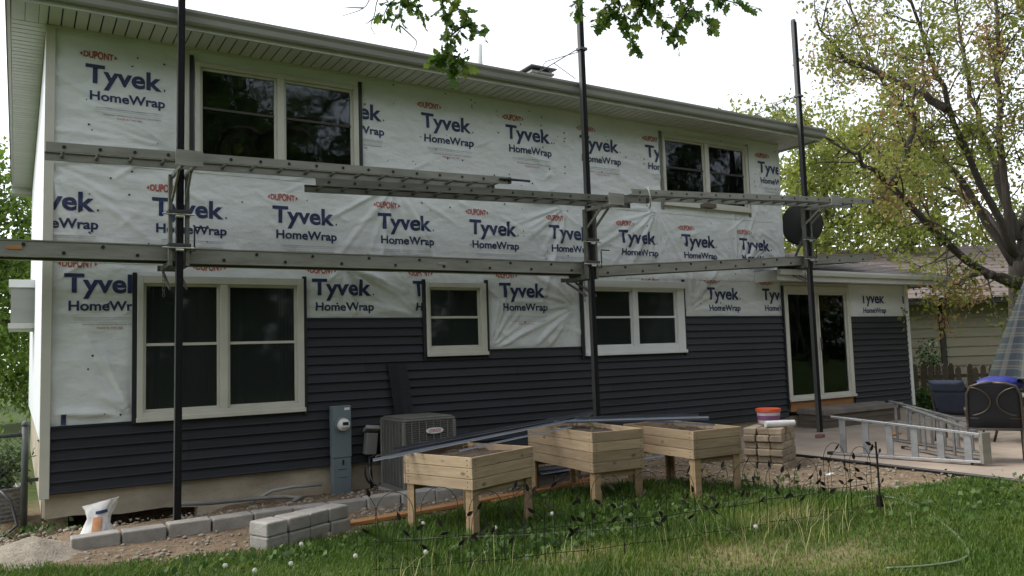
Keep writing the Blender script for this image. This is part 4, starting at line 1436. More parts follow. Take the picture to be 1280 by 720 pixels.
# door step
ST = empty('door_step', (11.95, -0.62, 0.15))
tag(ST, 'old concrete and timber step below the sliding door', 'step')
MB().box(0.0, 2.42, 0.0, 0.59, 0.24, 0.34).build('top_slab', M['step'], ST, bevel=0.012)
MB().box(0.06, 2.36, 0.05, 0.59, 0.125, 0.239).build('timber', M['old_wood'], ST, bevel=0.006)
MB().box(0.06, 2.38, 0.06, 0.59, -0.01, 0.122).build('timber', M['old_wood'], ST, bevel=0.006)

# ------------------------------------------------------------------ raised planters
def planter(F, ang, du, dv, zb, zt, nb, gz, lab):
    P = empty('raised_planter', (F[0], F[1], gz), math.radians(ang))
    tag(P, lab, 'planter', 'raised wooden planter boxes')
    zb -= gz
    zt -= gz
    bh = (zt - zb) / nb
    t = 0.02
    for i in range(nb):
        z0, z1 = zb + i * bh + 0.0022, zb + (i + 1) * bh - 0.0022
        j = lambda: rng.uniform(-0.002, 0.002)
        MB().box(-0.003 + j(), du + j(), j(), t, z0, z1).build('board', M['cedar'], P, bevel=0.003)
        MB().box(-0.003 + j(), du + j(), dv - t, dv + j(), z0, z1).build('board', M['cedar'], P, bevel=0.003)
        MB().box(j(), t, t + 0.001, dv - t - 0.001, z0, z1).build('board', M['cedar'], P, bevel=0.003)
        MB().box(du - t, du + j(), t + 0.001, dv - t - 0.001, z0, z1).build('board', M['cedar'], P, bevel=0.003)
    for (x, y, sx, sy) in ((t, t, 1, 1), (du - t, t, -1, 1), (t, dv - t, 1, -1), (du - t, dv - t, -1, -1)):
        mb = MB()
        mb.box(min(x, x + sx * 0.085), max(x, x + sx * 0.085), min(y, y + sy * 0.026), max(y, y + sy * 0.026), -0.08, zt - 0.03)
        mb.box(min(x, x + sx * 0.026), max(x, x + sx * 0.026), min(y + sy * 0.027, y + sy * 0.09), max(y + sy * 0.027, y + sy * 0.09), -0.08, zt - 0.03)
        mb.build('leg', M['cedar_leg'], P, bevel=0.003)
    MB().box(t + 0.03, du - t - 0.03, t + 0.027, t + 0.052, zb - 0.062, zb - 0.002).build('rail', M['cedar_leg'], P, bevel=0.003)
    MB().box(t + 0.03, du - t - 0.03, dv - t - 0.052, dv - t - 0.027, zb - 0.062, zb - 0.002).build('rail', M['cedar_leg'], P, bevel=0.003)
    sc_ = MB()
    for i in range(nb):
        for zz in (zb + (i + 0.28) * bh, zb + (i + 0.72) * bh):
            for x in (0.045, du - 0.045):
                sc_.tube([(x, -0.0035, zz), (x, 0.004, zz)], 0.0055, 7)
            for y in (0.06, dv - 0.06):
                sc_.tube([(-0.0035, y, zz), (0.004, y, zz)], 0.0055, 7)
    tag(sc_.build('screws', M['steel'], P), kind='stuff')
    MB().box(t, du - t, t, dv - t, zb + 0.004, zb + 0.02).build('floor_board', M['old_wood'], P)
    n_ = 26
    V, Fs = [], []
    for a in range(n_ + 1):
        for b_ in range(n_ + 1):
            x, y = t + (du - 2 * t) * a / n_, t + (dv - 2 * t) * b_ / n_
            z = zt - 0.055 + 0.03 * noise.noise((x * 5 + F[0], y * 5, 1.0)) + 0.02 * noise.noise((x * 19, y * 19 + F[1], 2.0))
            V.append((x, y, z))
    for a in range(n_):
        for b_ in range(n_):
            q = a * (n_ + 1) + b_
            Fs.append((q, q + n_ + 1, q + n_ + 2, q + 1))
    MB().add(V, Fs).build('soil', M['potting'], P, smooth=True)
    return P


p1 = planter((3.25, -3.46), 20, 0.93, 0.88, 0.465, 0.76, 3, 0.0, 'square three-board wooden planter nearest the air conditioner')
p2 = planter((4.885, -3.11), -4, 0.66, 1.40, 0.405, 0.83, 4, 0.02, 'tallest four-board wooden planter between the other two planters')
p3 = planter((5.87, -3.58), -2, 0.70, 1.20, 0.50, 0.80, 3, 0.05, 'three-board wooden planter nearest the stack of tan pavers')
# seedling
sd = empty('seedling', (5.15, -2.75, 0.77))
tag(sd, 'thin green seedling in the tallest planter', 'seedling')
MB().tube([(0, 0, 0), (0.01, 0, 0.08), (0.0, 0.01, 0.15)], 0.004, 6).build('stem', M['stem'], sd)
mb = MB()
for k in range(7):
    a = k * 2.4
    z = 0.05 + 0.016 * k
    d = Vector((math.cos(a), math.sin(a), 0.5)) * 0.035
    s = Vector((-math.sin(a), math.cos(a), 0)) * 0.010
    b0 = Vector((0.005, 0, z))
    mb.add([b0, b0 + d * 0.5 + s, b0 + d, b0 + d * 0.5 - s], [(0, 1, 2, 3)])
o = mb.build('leaves', M['stem'], sd)
tag(o, kind='stuff')

# trim strips lying across the planters
def strip(a, b_, w, lab, light, sag=0.02, h=0.016):
    a, b_ = Vector(a), Vector(b_)
    n_ = 10
    d = (b_ - a).normalized()
    s = d.cross(Vector((0, 0, 1))).normalized()
    V, Fs = [], []
    for i in range(n_ + 1):
        t = i / n_
        c = a.lerp(b_, t) + Vector((0, 0, -sag * 4 * (t - 0.5) ** 2 * 0.2))
        for (du, dz) in ((-w / 2, 0), (w / 2, 0), (w / 2, 0.003), (-w / 2 + 0.004, 0.003), (-w / 2 + 0.004, h), (-w / 2, h)):
            V.append(c + s * du + Vector((0, 0, dz)))
    for i in range(n_):
        for j in range(6):
            p, q = i * 6 + j, i * 6 + (j + 1) % 6
            Fs.append((p, q, q + 6, p + 6))
    Fs += [(0, 1, 2, 3, 4, 5), tuple(n_ * 6 + j for j in (5, 4, 3, 2, 1, 0))]
    o = MB().add(V, Fs).build('trim_strip', M['trim_light'] if light else M['trim_grey'])
    tag(o, lab, 'trim strip', 'loose trim strips by the planters', kind='thing')


strip((2.55, -2.86, 0.742), (5.62, -2.12, 0.885), 0.026, 'lowest pale-edged strip of the bundle crossing the first planter', True, h=0.022)
strip((2.70, -2.80, 0.77), (5.70, -2.05, 0.905), 0.03, 'dark strip in the middle of the bundle crossing the first planter', False)
strip((2.66, -2.96, 0.765), (5.5, -2.22, 0.892), 0.022, 'pale strip nearest the viewer in the bundle crossing the first planter', True)
strip((2.80, -2.74, 0.80), (5.66, -2.14, 0.93), 0.035, 'topmost dark wide strip of the bundle crossing the first planter', False, h=0.03)
strip((2.95, -2.62, 0.775), (5.75, -1.98, 0.90), 0.03, 'rearmost dark strip of the bundle crossing the first planter', False, h=0.02)
strip((3.35, -3.05, 0.775), (5.0, -2.60, 0.845), 0.018, 'thin short pale strip from the first planter to the second', True, sag=0.03)
strip((5.02, -2.22, 0.875), (6.72, -2.98, 0.850), 0.024, 'pale strip lying from the tallest planter onto the third', True, h=0.02)
strip((5.05, -2.30, 0.868), (6.62, -3.08, 0.838), 0.03, 'dark strip lying from the tallest planter onto the third', False)
strip((5.0, -2.12, 0.895), (6.70, -2.84, 0.868), 0.03, 'uppermost dark strip lying from the tallest planter onto the third', False, h=0.028)
strip((6.05, -2.55, 0.83), (6.42, -3.35, 0.80), 0.07, 'short black offcut inside the third planter', False, sag=0)

# ------------------------------------------------------------------ edging blocks, stacked blocks, pavers
def irregular(l, w, h, chip=0.006):
    mb = MB().box(0, l, 0, w, 0, h)
    mb.v = [(x + rng.uniform(-chip, chip), y + rng.uniform(-chip, chip), z + (rng.uniform(-chip, chip) * 0.6)) for x, y, z in mb.v]
    return mb


kx = [0.20, 0.62, 1.03, 1.44, 1.85, 2.26, 2.68, 3.09, 3.50, 3.92, 4.34, 4.75, 5.17, 5.58, 6.0]
for i, x in enumerate(kx[:-1]):
    l = kx[i + 1] - x - rng.uniform(0.008, 0.02)
    y = -1.40 + 0.10 * math.sin(x * 0.9) * 0.5 + (0.05 if x > 2 else 0)
    o = irregular(l, 0.185, 0.185, 0.005).build('edging_block', M['block'], bevel=0.014)
    o.location = (x, y, float(ground_z(x)) - 0.06 + rng.uniform(-0.008, 0.008))
    o.rotation_euler = (rng.uniform(-0.02, 0.02), rng.uniform(-0.012, 0.012), rng.uniform(-0.02, 0.02) + 0.02)
    tag(o, f'grey concrete edging block in the row along the wall, {ORD[i]} from the left end', 'block', 'edging blocks along the house')

dirb = Vector((0.92, 0.37)).normalized()
rzb = math.atan2(dirb.y, dirb.x)
for k in range(2):
    for i in range(4):
        s = i * 0.246
        o = irregular(0.238, 0.25, 0.125, 0.006).build('loose_block', M['block'], bevel=0.016)
        o.location = (1.67 + dirb.x * s + rng.uniform(-.008, .008) - 0.006 * k, -2.52 + dirb.y * s + rng.uniform(-.012, .012), -0.012 + k * 0.127)
        o.rotation_euler = (0, 0, rzb + rng.uniform(-0.06, 0.06))
        tag(o, f'{"upper" if k else "lower"} grey block in the low pile on the lawn edge, {ORD[i]} from the left', 'block', 'low pile of grey blocks')

ang = math.radians(24)
U, Vv = Vector((math.cos(ang), math.sin(ang), 0)), Vector((-math.sin(ang), math.cos(ang), 0))
for k in range(6):
    nu = 2
    for a in range(3):
        for b_ in range(3):
            if a == 1 and b_ == 1:
                continue
            l, w = (0.205, 0.165)
            p = Vector((7.93, -3.02, 0.10)) + U * (a * 0.208 + (0.035 if k % 2 else 0) * (1 if a < 2 else 0.4)) + Vv * (b_ * 0.168 + rng.uniform(-.008, .008)) + Vector((0, 0, k * 0.088))
            o = irregular(l - rng.uniform(0.004, 0.012), w - 0.006, 0.086, 0.006).build('paver', M['paver'], bevel=0.014)
            o.location = p
            o.rotation_euler = (0, 0, ang + rng.uniform(-0.05, 0.05))
            tag(o, f'tan paver, {ORD[k]} course up, {ORD[a]} across, {ORD[b_]} back in the stack', 'paver', 'stack of tan pavers')

# bucket with red lid and a roll on the stack
B_ = empty('tub', (8.26, -2.55, 0.634))
tag(B_, 'milky plastic tub with a red-orange lid on the paver stack', 'tub')
MB().lathe([(0.125, 0), (0.135, 0.02), (0.15, 0.17)], 24).build('tub_wall', M['bucket'], B_, smooth=False)
MB().lathe([(0.160, 0.165), (0.164, 0.172), (0.162, 0.205), (0.14, 0.212)], 24).build('lid', M['red_lid'], B_)
MB().lathe([(0.1345, 0.03), (0.1485, 0.12)], 24).build('label_band', M['purple'], B_)
R_ = empty('paper_roll', (7.90, -2.80, 0.675))
tag(R_, 'white roll lying on top of the paver stack', 'roll')
mb = MB()
mb.M = Matrix.Rotation(math.radians(-22), 4, 'Z') @ Matrix.Rotation(math.radians(90), 4, 'Y')
mb.lathe([(0.03, 0.0), (0.042, 0.0), (0.042, 0.30), (0.03, 0.30)], 18)
mb.build('roll_body', M['label_white'], R_, smooth=False)
mb = MB()
mb.M = Matrix.Rotation(math.radians(-22), 4, 'Z') @ Matrix.Rotation(math.radians(90), 4, 'Y')
mb.lathe([(0.02, 0.30), (0.038, 0.302), (0.038, 0.40), (0.02, 0.40)], 18)
mb.build('roll_end', M['poly_white'], R_)

# ------------------------------------------------------------------ ground clutter
M['hose'] = pmat('hose_green', (0.14, 0.18, 0.10), 0.5, (0.09, 0.12, 0.06), 9)
# torn white sack behind the first block
mb = MB()
prof = [(0.16, 0.10, 0.0), (0.15, 0.09, 0.04), (0.125, 0.075, 0.12), (0.10, 0.06, 0.19), (0.12, 0.05, 0.25), (0.165, 0.035, 0.31), (0.175, 0.025, 0.335)]
nn_ = 36
V, Fs = [], []
for i, (rx, ry, z) in enumerate(prof):
    for j in range(nn_):
        a = 2 * math.pi * j / nn_
        k = 1 + 0.30 * noise.noise((math.cos(a) * 2.2, math.sin(a) * 2.2, z * 11)) + 0.12 * noise.noise((math.cos(a) * 6, math.sin(a) * 6, z * 25))
        V.append((rx * k * math.cos(a) + 0.10 * z, ry * k * math.sin(a), z + 0.22 * (rx * math.cos(a)) * (z / 0.33)))
for i in range(len(prof) - 1):
    for j in range(nn_):
        Fs.append((i * nn_ + j, i * nn_ + (j + 1) % nn_, (i + 1) * nn_ + (j + 1) % nn_, (i + 1) * nn_ + j))
SK = empty('sack', (0.43, -1.02, 0.04), math.radians(-28))
tag(SK, 'crumpled white plastic sack with orange print standing behind the edging blocks', 'sack')
MB().add(V, Fs).build('sack_body', M['poly_white'], SK, smooth=True)


def sack_patch(x0, x1, z0, z1, mat, name):
    V, Fs = [], []
    n1, n2 = 8, 8
    for i in range(n1 + 1):
        for j in range(n2 + 1):
            x, z = x0 + (x1 - x0) * i / n1, z0 + (z1 - z0) * j / n2
            rx = np.interp(z, [p[2] for p in prof], [p[0] for p in prof])
            ry = np.interp(z, [p[2] for p in prof], [p[1] for p in prof])
            c = max(-0.98, min(0.98, (x - 0.10 * z) / rx))
            V.append((x, -ry * 1.22 * math.sqrt(1 - c * c) - 0.006, z + 0.22 * (rx * c) * (z / 0.33)))
    for i in range(n1):
        for j in range(n2):
            q = i * (n2 + 1) + j
            Fs.append((q, q + n2 + 1, q + n2 + 2, q + 1))
    MB().add(V, Fs).build(name, mat, SK, smooth=True)


sack_patch(0.0, 0.075, 0.03, 0.20, M['orange'], 'orange_print')
sack_patch(0.02, 0.12, 0.225, 0.255, M['blue'], 'blue_print')

# gravel heap at the left end of the edging
V, Fs = [], []
n1 = 44
for i in range(n1 + 1):
    for j in range(n1 + 1):
        x, y = -1.0 + 2.0 * i / n1, -1.0 + 2.0 * j / n1
        r2 = x * x + y * y
        z = 0.15 * math.exp(-r2 * 3.2) + 0.03 * noise.noise((x * 4, y * 4, 3)) * math.exp(-r2 * 2) + 0.014 * noise.noise((x * 16, y * 16, 1)) * math.exp(-r2 * 2) - 0.022 * r2
        V.append((x * 0.62, y * 0.75, z))
for i in range(n1):
    for j in range(n1):
        q = i * (n1 + 1) + j
        Fs.append((q, q + n1 + 1, q + n1 + 2, q + 1))
o = MB().add(V, Fs).build('gravel_heap', M['gravel'], smooth=True, loc=(-0.14, -1.25, -0.01))
tag(o, 'pale heap of gravel and sand at the left house corner', 'gravel', kind='stuff')

# pebbles and clods scattered over the bare soil
ico = []
bm = bmesh.new()
bmesh.ops.create_icosphere(bm, subdivisions=1, radius=1.0)
iv = np.array([v.co[:] for v in bm.verts])
ifc = np.array([[v.index for v in f.verts] for f in bm.faces])
bm.free()
PV, PF = [], []
cnt = 0
while cnt < 4200:
    x, y = rng.uniform(-0.4, 8.9), rng.uniform(-4.9, -0.1)
    if y < np.interp(x, BX, BY) - 0.05 or (3.7 < x < 4.5 and y > -1.0):
        continue
    s = rng.choice((0.006, 0.007, 0.008, 0.010, 0.012, 0.016, 0.02, 0.03)) * rng.uniform(0.7, 1.2)
    q = iv * np.array([rng.uniform(0.7, 1.3), rng.uniform(0.7, 1.3), rng.uniform(0.4, 0.8)]) * s
    a = rng.uniform(0, 6.28)
    q = np.stack([q[:, 0] * math.cos(a) - q[:, 1] * math.sin(a), q[:, 0] * math.sin(a) + q[:, 1] * math.cos(a), q[:, 2]], -1)
    PV.append(q + np.array([x, y, float(ground_z(x)) + 0.008 + (0.045 * math.exp(-((y + 0.75) / 0.4) ** 2) if x < 4.8 else 0)]))
    PF.append(ifc + cnt * len(iv))
    cnt += 1
o = np_mesh('pebbles', np.concatenate(PV), np.concatenate(PF), 3, M['gravel'], smooth=False)
tag(o, 'small pebbles and clods scattered over the bare soil', 'pebbles', kind='stuff')

# hoses and pipes on the bed along the footing
o = MB().tube([(1.28, -0.42, 0.16), (1.6, -0.34, 0.12), (2.1, -0.30, 0.10), (2.45, -0.34, 0.09), (2.62, -0.44, 0.07), (2.5, -0.52, 0.06)], 0.024, 8).build('drain_hose', M['grey_plastic'], smooth=True)
tag(o, 'grey drain hose lying along the footing left of the meter', 'hose')
o = MB().tube([(2.1, -0.16, 0.04), (2.35, -0.14, 0.14), (2.6, -0.15, 0.16), (2.95, -0.16, 0.15)], 0.02, 8).build('conduit_pipe', M['gutter'], smooth=True)
tag(o, 'pale conduit pipe resting against the footing by the meter', 'pipe')
o = MB().bar((2.62, -1.98, 0.02), (5.75, -1.80, 0.065), 0.14, 0.036).build('lumber_board', M['lumber'], bevel=0.004)
tag(o, 'long orange-brown board lying on the soil in front of the edging blocks', 'board')
o = MB().bar((4.3, -2.02, 0.03), (6.2, -1.58, 0.075), 0.09, 0.036).build('lumber_board', M['lumber'], bevel=0.004)
tag(o, 'second orange-brown board behind the tallest planter', 'board')
o = MB().tube([(4.75, -1.52, 0.19), (5.3, -1.46, 0.20), (6.9, -1.40, 0.21)], 0.055, 12).build('drain_pipe', M['black'], smooth=True)
tag(o, 'black drain pipe lying behind the planters', 'pipe')
for i, (x, y, r_) in enumerate(((4.6, -1.7, 8), (5.2, -1.66, -6))):
    strip((x, y, 0.17 + i * .03), (x + 2.3, y + 0.1, 0.19 + i * .03), 0.06, ('lower' if i == 0 else 'upper') + ' trim strip lying low behind the planters', i == 1, sag=0.0)
o = irregular(0.2, 0.095, 0.055, 0.004).build('brick', M['red_lid'], bevel=0.006, loc=(10.78, -1.42, 0.151))
o.data.materials[0] = pmat('dusty_brick', (0.21, 0.095, 0.085), 0.9, (0.15, 0.07, 0.065), 9)
o.rotation_euler = (0, 0, 0.3)
tag(o, 'dusty red brick on the patio near the right pole', 'brick')
o = MB().box(0, 0.42, 0, 0.12, 0, 0.03).build('lumber_board', M['lumber'], bevel=0.003, loc=(11.75, -2.05, 0.151))
o.rotation_euler = (0, 0, 0.25)
tag(o, 'short orange board offcut on the patio behind the ladder', 'board')
o = MB().add([(0, 0, 0.004), (0.12, 0.02, 0.02), (0.11, 0.07, 0.012), (0.0, 0.06, 0.008), (0.06, 0.035, 0.03)], [(0, 1, 4), (1, 2, 4), (2, 3, 4), (3, 0, 4)]).build('paper_scrap', M['label_white'], loc=(7.97, -3.66, 0.115))
tag(o, 'scrap of white paper on the bare soil in front of the pavers', 'paper')
_hp = [(7.05, -4.7, 0.12), (7.38, -4.85, 0.11), (7.1, -5.25, 0.10), (6.67, -5.77, 0.09), (6.15, -6.25, 0.075), (5.75, -6.5, 0.07), (5.35, -6.4, 0.065), (5.1, -6.2, 0.05)]
_hq = []
for i in range(len(_hp) * 6):
    t = i / (len(_hp) * 6 - 1) * (len(_hp) - 1)
    _hq.append(tuple(np.interp(t + d, range(len(_hp)), [q[c] for q in _hp]) if False else sum(np.interp(min(max(t + d, 0), len(_hp) - 1), range(len(_hp)), [q[c] for q in _hp]) for d in (-0.45, -0.2, 0, 0.2, 0.45)) / 5 for c in range(3)))
o = MB().tube(_hq, 0.010, 8).build('garden_hose', M['hose'], smooth=True)
tag(o, 'pale green garden hose snaking through the lawn at the right', 'hose')

# ------------------------------------------------------------------ stepladder lying on its side on the patio
def rail_bar(mb, a, b_, w=0.028, h=0.075):
    mb.bar(a, b_, w, h)


SL = empty('stepladder', (9.32, -2.70, 0.15))
tag(SL, 'bright aluminium stepladder lying opened on its side on the patio', 'ladder')
A0, A1 = Vector((0, 0, 0)), Vector((0.34, -1.84, 0))
B0, B1 = Vector((1.17, -0.35, 0)), Vector((0.42, -1.76, 0))


def lad_section(P, a, b_, h0, h1, nst, sw, pre=''):
    up = Vector((0, 0, 1))
    d = (b_ - a)
    r1 = MB()
    r1.bar(a + up * 0.02, b_ + up * 0.05, 0.07, 0.03)
    r1.build('rail', M['alu_bright'], P, bevel=0.003)
    r2 = MB()
    r2.bar(a + up * h0, b_ + up * h1, 0.07, 0.03)
    r2.build('rail', M['alu_bright'], P, bevel=0.003)
    for i in range(nst):
        t = (i + 0.55) / nst
        p = a.lerp(b_, t)
        z0, z1 = 0.03 + 0.03 * t + 0.006, h0 + (h1 - h0) * t - 0.016
        q = MB()
        ds = d.normalized()
        q.bar(p + up * z0, p + up * z1, sw, 0.022, up=ds.cross(up))
        q.build('tread', M['galv'], P, bevel=0.003)
        for zc in (z1 - 0.035,):
            MB().bar(p + ds * 0.05 + up * (z1 - 0.005), p - ds * 0.02 + up * (z1 - 0.075), 0.012, 0.02).build('brace', M['alu_bright'], P)
    for z in (0.02, h0):
        MB().bar(a - d.normalized() * 0.05 + up * z, a + d.normalized() * 0.03 + up * z, 0.085, 0.04).build('foot', M['black'], P, bevel=0.006)


lad_section(SL, A0, A1, 0.52, 0.38, 6, 0.085)
lad_section(SL, B0, B1, 0.60, 0.40, 5, 0.04)
MB().bar(A1 + Vector((0.04, -0.03, 0.03)), A1 + Vector((0.04, -0.03, 0.40)), 0.14, 0.05, up=(0.2, 1, 0)).build('top_cap', M['alu'], SL, bevel=0.005)
MB().bar(A0.lerp(A1, 0.45) + Vector((0, 0, 0.46)), B0.lerp(B1, 0.45) + Vector((0, 0, 0.45)), 0.02, 0.008).build('spreader', M['alu_bright'], SL)
SL2 = empty('ladder_section', (11.25, -2.35, 0.15))
tag(SL2, 'straight aluminium ladder section lying behind the opened stepladder', 'ladder')
lad_section(SL2, Vector((0, 0, 0)), Vector((-0.80, -1.75, 0)), 0.60, 0.42, 7, 0.045)

# ------------------------------------------------------------------ patio furniture
def tube_part(P, pts, r_, name, mat='bronze', n=10):
    return MB().tube(pts, r_, n).build(name, M[mat], P, smooth=True)


def patio_chair(loc, face, lab, cushion):
    """local +y is the way the chair faces, x across"""
    rz = math.atan2(face[1], face[0]) - math.pi / 2
    C_ = empty('patio_chair', (*loc, 0.15), rz)
    tag(C_, lab, 'chair', 'patio chairs')
    for s in (-1, 1):
        x = s * 0.29
        tube_part(C_, [(x, 0.25, 0.0), (x, 0.27, 0.25), (x, 0.28, 0.42), (x * 1.06, 0.26, 0.58), (x * 1.08, 0.18, 0.645), (x * 1.08, 0.0, 0.66), (x * 1.04, -0.24, 0.655)], 0.016, 'arm_and_leg')
        tube_part(C_, [(x * 0.95, -0.36, 0.0), (x * 0.97, -0.27, 0.22), (x, -0.22, 0.42), (x, -0.27, 0.60), (x * 0.97, -0.36, 0.86), (x * 0.80, -0.40, 0.955), (x * 0.45, -0.415, 0.99), (0, -0.42, 1.0)], 0.016, 'leg')
        tube_part(C_, [(x, -0.22, 0.40), (x, 0.0, 0.385), (x, 0.27, 0.41)], 0.014, 'seat_rail')
    tube_part(C_, [(-0.29, 0.27, 0.41), (0, 0.285, 0.405), (0.29, 0.27, 0.41)], 0.014, 'seat_rail')
    tube_part(C_, [(-0.29, -0.22, 0.42), (0, -0.215, 0.42), (0.29, -0.22, 0.42)], 0.013, 'seat_rail')
    tube_part(C_, [(-0.29, -0.26, 0.56), (0, -0.255, 0.56), (0.29, -0.26, 0.56)], 0.009, 'back_rail')
    # back sling and seat sling
    def sling(rows, name, mat, th):
        V, Fs = [], []
        m_ = 12
        for (y, z, hw, belly) in rows:
            for j in range(m_ + 1):
                u = -1 + 2 * j / m_
                V.append((u * hw, y + belly * (1 - u * u), z))
        for i in range(len(rows) - 1):
            for j in range(m_):
                q = i * (m_ + 1) + j
                Fs.append((q, q + 1, q + m_ + 2, q + m_ + 1))
        o_ = MB().add(V, Fs).build(name, M[mat], C_, smooth=True)
        md_ = o_.modifiers.new('solid', 'SOLIDIFY')
        md_.thickness = th
        md_.offset = 0
        return o_
    sling([(-0.225, 0.44, 0.285, 0.0), (-0.255, 0.58, 0.285, -0.02), (-0.31, 0.74, 0.28, -0.025), (-0.36, 0.87, 0.27, -0.02), (-0.40, 0.955, 0.22, -0.012), (-0.415, 0.985, 0.13, -0.003)], 'back_sling', 'sling', 0.008)
    V, Fs = [], []
    o = MB().box(-0.275, 0.275, -0.2, 0.27, 0.415, 0.43).build('seat_sling', M['sling'], C_)
    if not cushion:
        for s in (-1, 1):          # curved scrolls welded to the back
            pts = [(s * (0.27 - 0.235 * math.cos(t)), -0.33 - 0.06 * math.sin(t), 0.77 + 0.175 * math.sin(t)) for t in [math.radians(a) for a in range(-80, 81, 10)]]
            tube_part(C_, [(x, y - 0.035, z) for x, y, z in pts], 0.008, 'scroll')
    else:
        def pad(rows, name):
            m_ = 10
            mb = MB()
            V, Fs = [], []
            for (c, nrm, hw, th) in rows:
                for side in (1, -1):
                    for j in range(m_ + 1):
                        u = -1 + 2 * j / m_
                        k = (1 - abs(u) ** 6) ** 0.5
                        p = Vector(c) + Vector(nrm) * (side * th * k)
                        V.append((u * hw, p.y, p.z))
            w_ = 2 * (m_ + 1)
            for i in range(len(rows) - 1):
                for j in range(m_):
                    a = i * w_ + j
                    Fs.append((a, a + 1, a + 1 + w_, a + w_))
                    b2 = i * w_ + m_ + 1 + j
                    Fs.append((b2 + 1, b2, b2 + w_, b2 + 1 + w_))
            return mb.add(V, Fs).build(name, M['navy'], C_, smooth=True)
        nb = Vector((0, 0.93, 0.36))
        rows = []
        for i in range(13):
            t = i / 12
            th = 0.05 * (min(1, t * 8, (1 - t) * 8)) ** 0.5 + 0.002
            rows.append(((0, -0.19 - 0.24 * t, 0.46 + 0.40 * t), nb, 0.26, th))
        pad(rows, 'back_cushion')
        rows = []
        for i in range(11):
            t = i / 10
            th = 0.065 * (min(1, t * 6, (1 - t) * 6)) ** 0.5 + 0.002
            rows.append(((0, -0.425 - 0.09 * t, 0.84 + 0.19 * t), nb, 0.265, th))
        pad(rows, 'head_cushion')
        ns_ = Vector((0, 0, 1))
        rows = [((0, -0.18 + 0.46 * i / 10, 0.47), ns_, 0.27, 0.045 * (min(1, i / 10 * 8, (1 - i / 10) * 8)) ** 0.5 + 0.002) for i in range(11)]
        pad(rows, 'seat_cushion')
    return C_


patio_chair((10.10, -4.50), (0.88, 0.47), 'black sling-back patio chair with scroll ironwork, seen from behind', False)
patio_chair((11.95, -3.02), (0.93, 0.20), 'patio chair with thick navy cushion and head roll behind the stepladder', True).scale = (0.9, 0.9, 0.9)
T_ = empty('patio_table', (12.3, -3.9, 0.15))
tag(T_, 'round patio table at the right edge under the folded umbrella', 'table')
mb = MB()
mb.lathe([(0.64, 0.69), (0.66, 0.70), (0.66, 0.725), (0.64, 0.735)], 36)
mb.build('table_top', M['grey_plastic'], T_)
for k in range(4):
    a = k * math.pi / 2 + 0.5
    tube_part(T_, [(0.5 * math.cos(a), 0.5 * math.sin(a), 0.0), (0.42 * math.cos(a), 0.42 * math.sin(a), 0.3), (0.52 * math.cos(a), 0.52 * math.sin(a), 0.69)], 0.018, 'leg')
UM = empty('patio_umbrella', (12.62, -4.02, 0.15))
tag(UM, 'folded plaid patio umbrella at the right edge', 'umbrella')
tube_part(UM, [(0, 0, 0.0), (0, 0, 3.05)], 0.02, 'umbrella_pole')
V, Fs, uvs = [], [], []
nr, na = 18, 64
for i in range(nr + 1):
    t = i / nr
    z = 2.88 - 1.98 * t
    for j in range(na + 1):
        a = 2 * math.pi * j / na
        rr = 0.03 + 0.68 * t ** 0.98
        rr *= 1 + (0.16 * math.cos(a * 8) + 0.05 * math.cos(a * 3 + 1)) * min(1, t * 1.5)
        V.append((rr * math.cos(a), rr * math.sin(a), z + 0.05 * math.cos(a * 8) * t))
        uvs.append((j / na * 4.0, t))
for i in range(nr):
    for j in range(na):
        q = i * (na + 1) + j
        Fs.append((q, q + 1, q + na + 2, q + na + 1))
me = bpy.data.meshes.new('canopy')
me.from_pydata(V, [], Fs)
uvl = me.uv_layers.new(name='UVMap')
for lp in me.loops:
    uvl.data[lp.index].uv = uvs[lp.vertex_index]
link('canopy', me, M['plaid'], UM, smooth=True)
MB().lathe([(0.0, 3.12), (0.03, 3.08), (0.04, 3.02), (0.02, 3.0)][::-1], 12).build('finial', M['bronze'], UM)
BB = empty('bundle', (11.92, -3.68, 0.887))
tag(BB, 'bundled blue cover lying on the patio table', 'cover')
mb = MB()
V, Fs = [], []
for i in range(15):
    t = i / 14
    for j in range(16):
        a = 2 * math.pi * j / 16
        k = (math.sin(math.pi * min(max(t, 0.02), 0.98))) ** 0.35 * (1 + 0.12 * noise.noise((t * 5, math.cos(a) * 2, math.sin(a) * 2)))
        V.append((-0.02 + (t - 0.5) * 0.62, 0.15 * k * math.cos(a), 0.125 + 0.115 * k * math.sin(a)))
for i in range(14):
    for j in range(16):
        Fs.append((i * 16 + j, i * 16 + (j + 1) % 16, (i + 1) * 16 + (j + 1) % 16, (i + 1) * 16 + j))
mb.M = Matrix.Rotation(math.radians(-40), 4, 'Z')
mb.add(V, Fs)
mb.build('cover_cloth', M['blue_bag'], BB, smooth=True)
WB = MB()
V = [(x, y, z) for x, y, z in [(0, 0, 0), (0.2, -0.05, 0), (0.25, 0.12, 0), (0.05, 0.18, 0), (0.05, 0.05, 0.17), (0.17, 0.02, 0.22), (0.19, 0.1, 0.15), (0.08, 0.13, 0.2)]]
WB.add(V, [(0, 1, 5, 4), (1, 2, 6, 5), (2, 3, 7, 6), (3, 0, 4, 7), (4, 5, 6, 7), (0, 3, 2, 1)])
o = WB.build('plastic_bag', M['poly_white'], bevel=0.02, loc=(12.1, -4.05, 0.887))
tag(o, 'crumpled white plastic bag on the patio table beside the blue cover', 'bag')

# ------------------------------------------------------------------ wire garden fence with leaf ornaments
LEAF = [(0, 0), (0.010, 0.010), (0.0155, 0.028), (0.012, 0.048), (0, 0.072), (-0.012, 0.048), (-0.0155, 0.028), (-0.010, 0.010)]


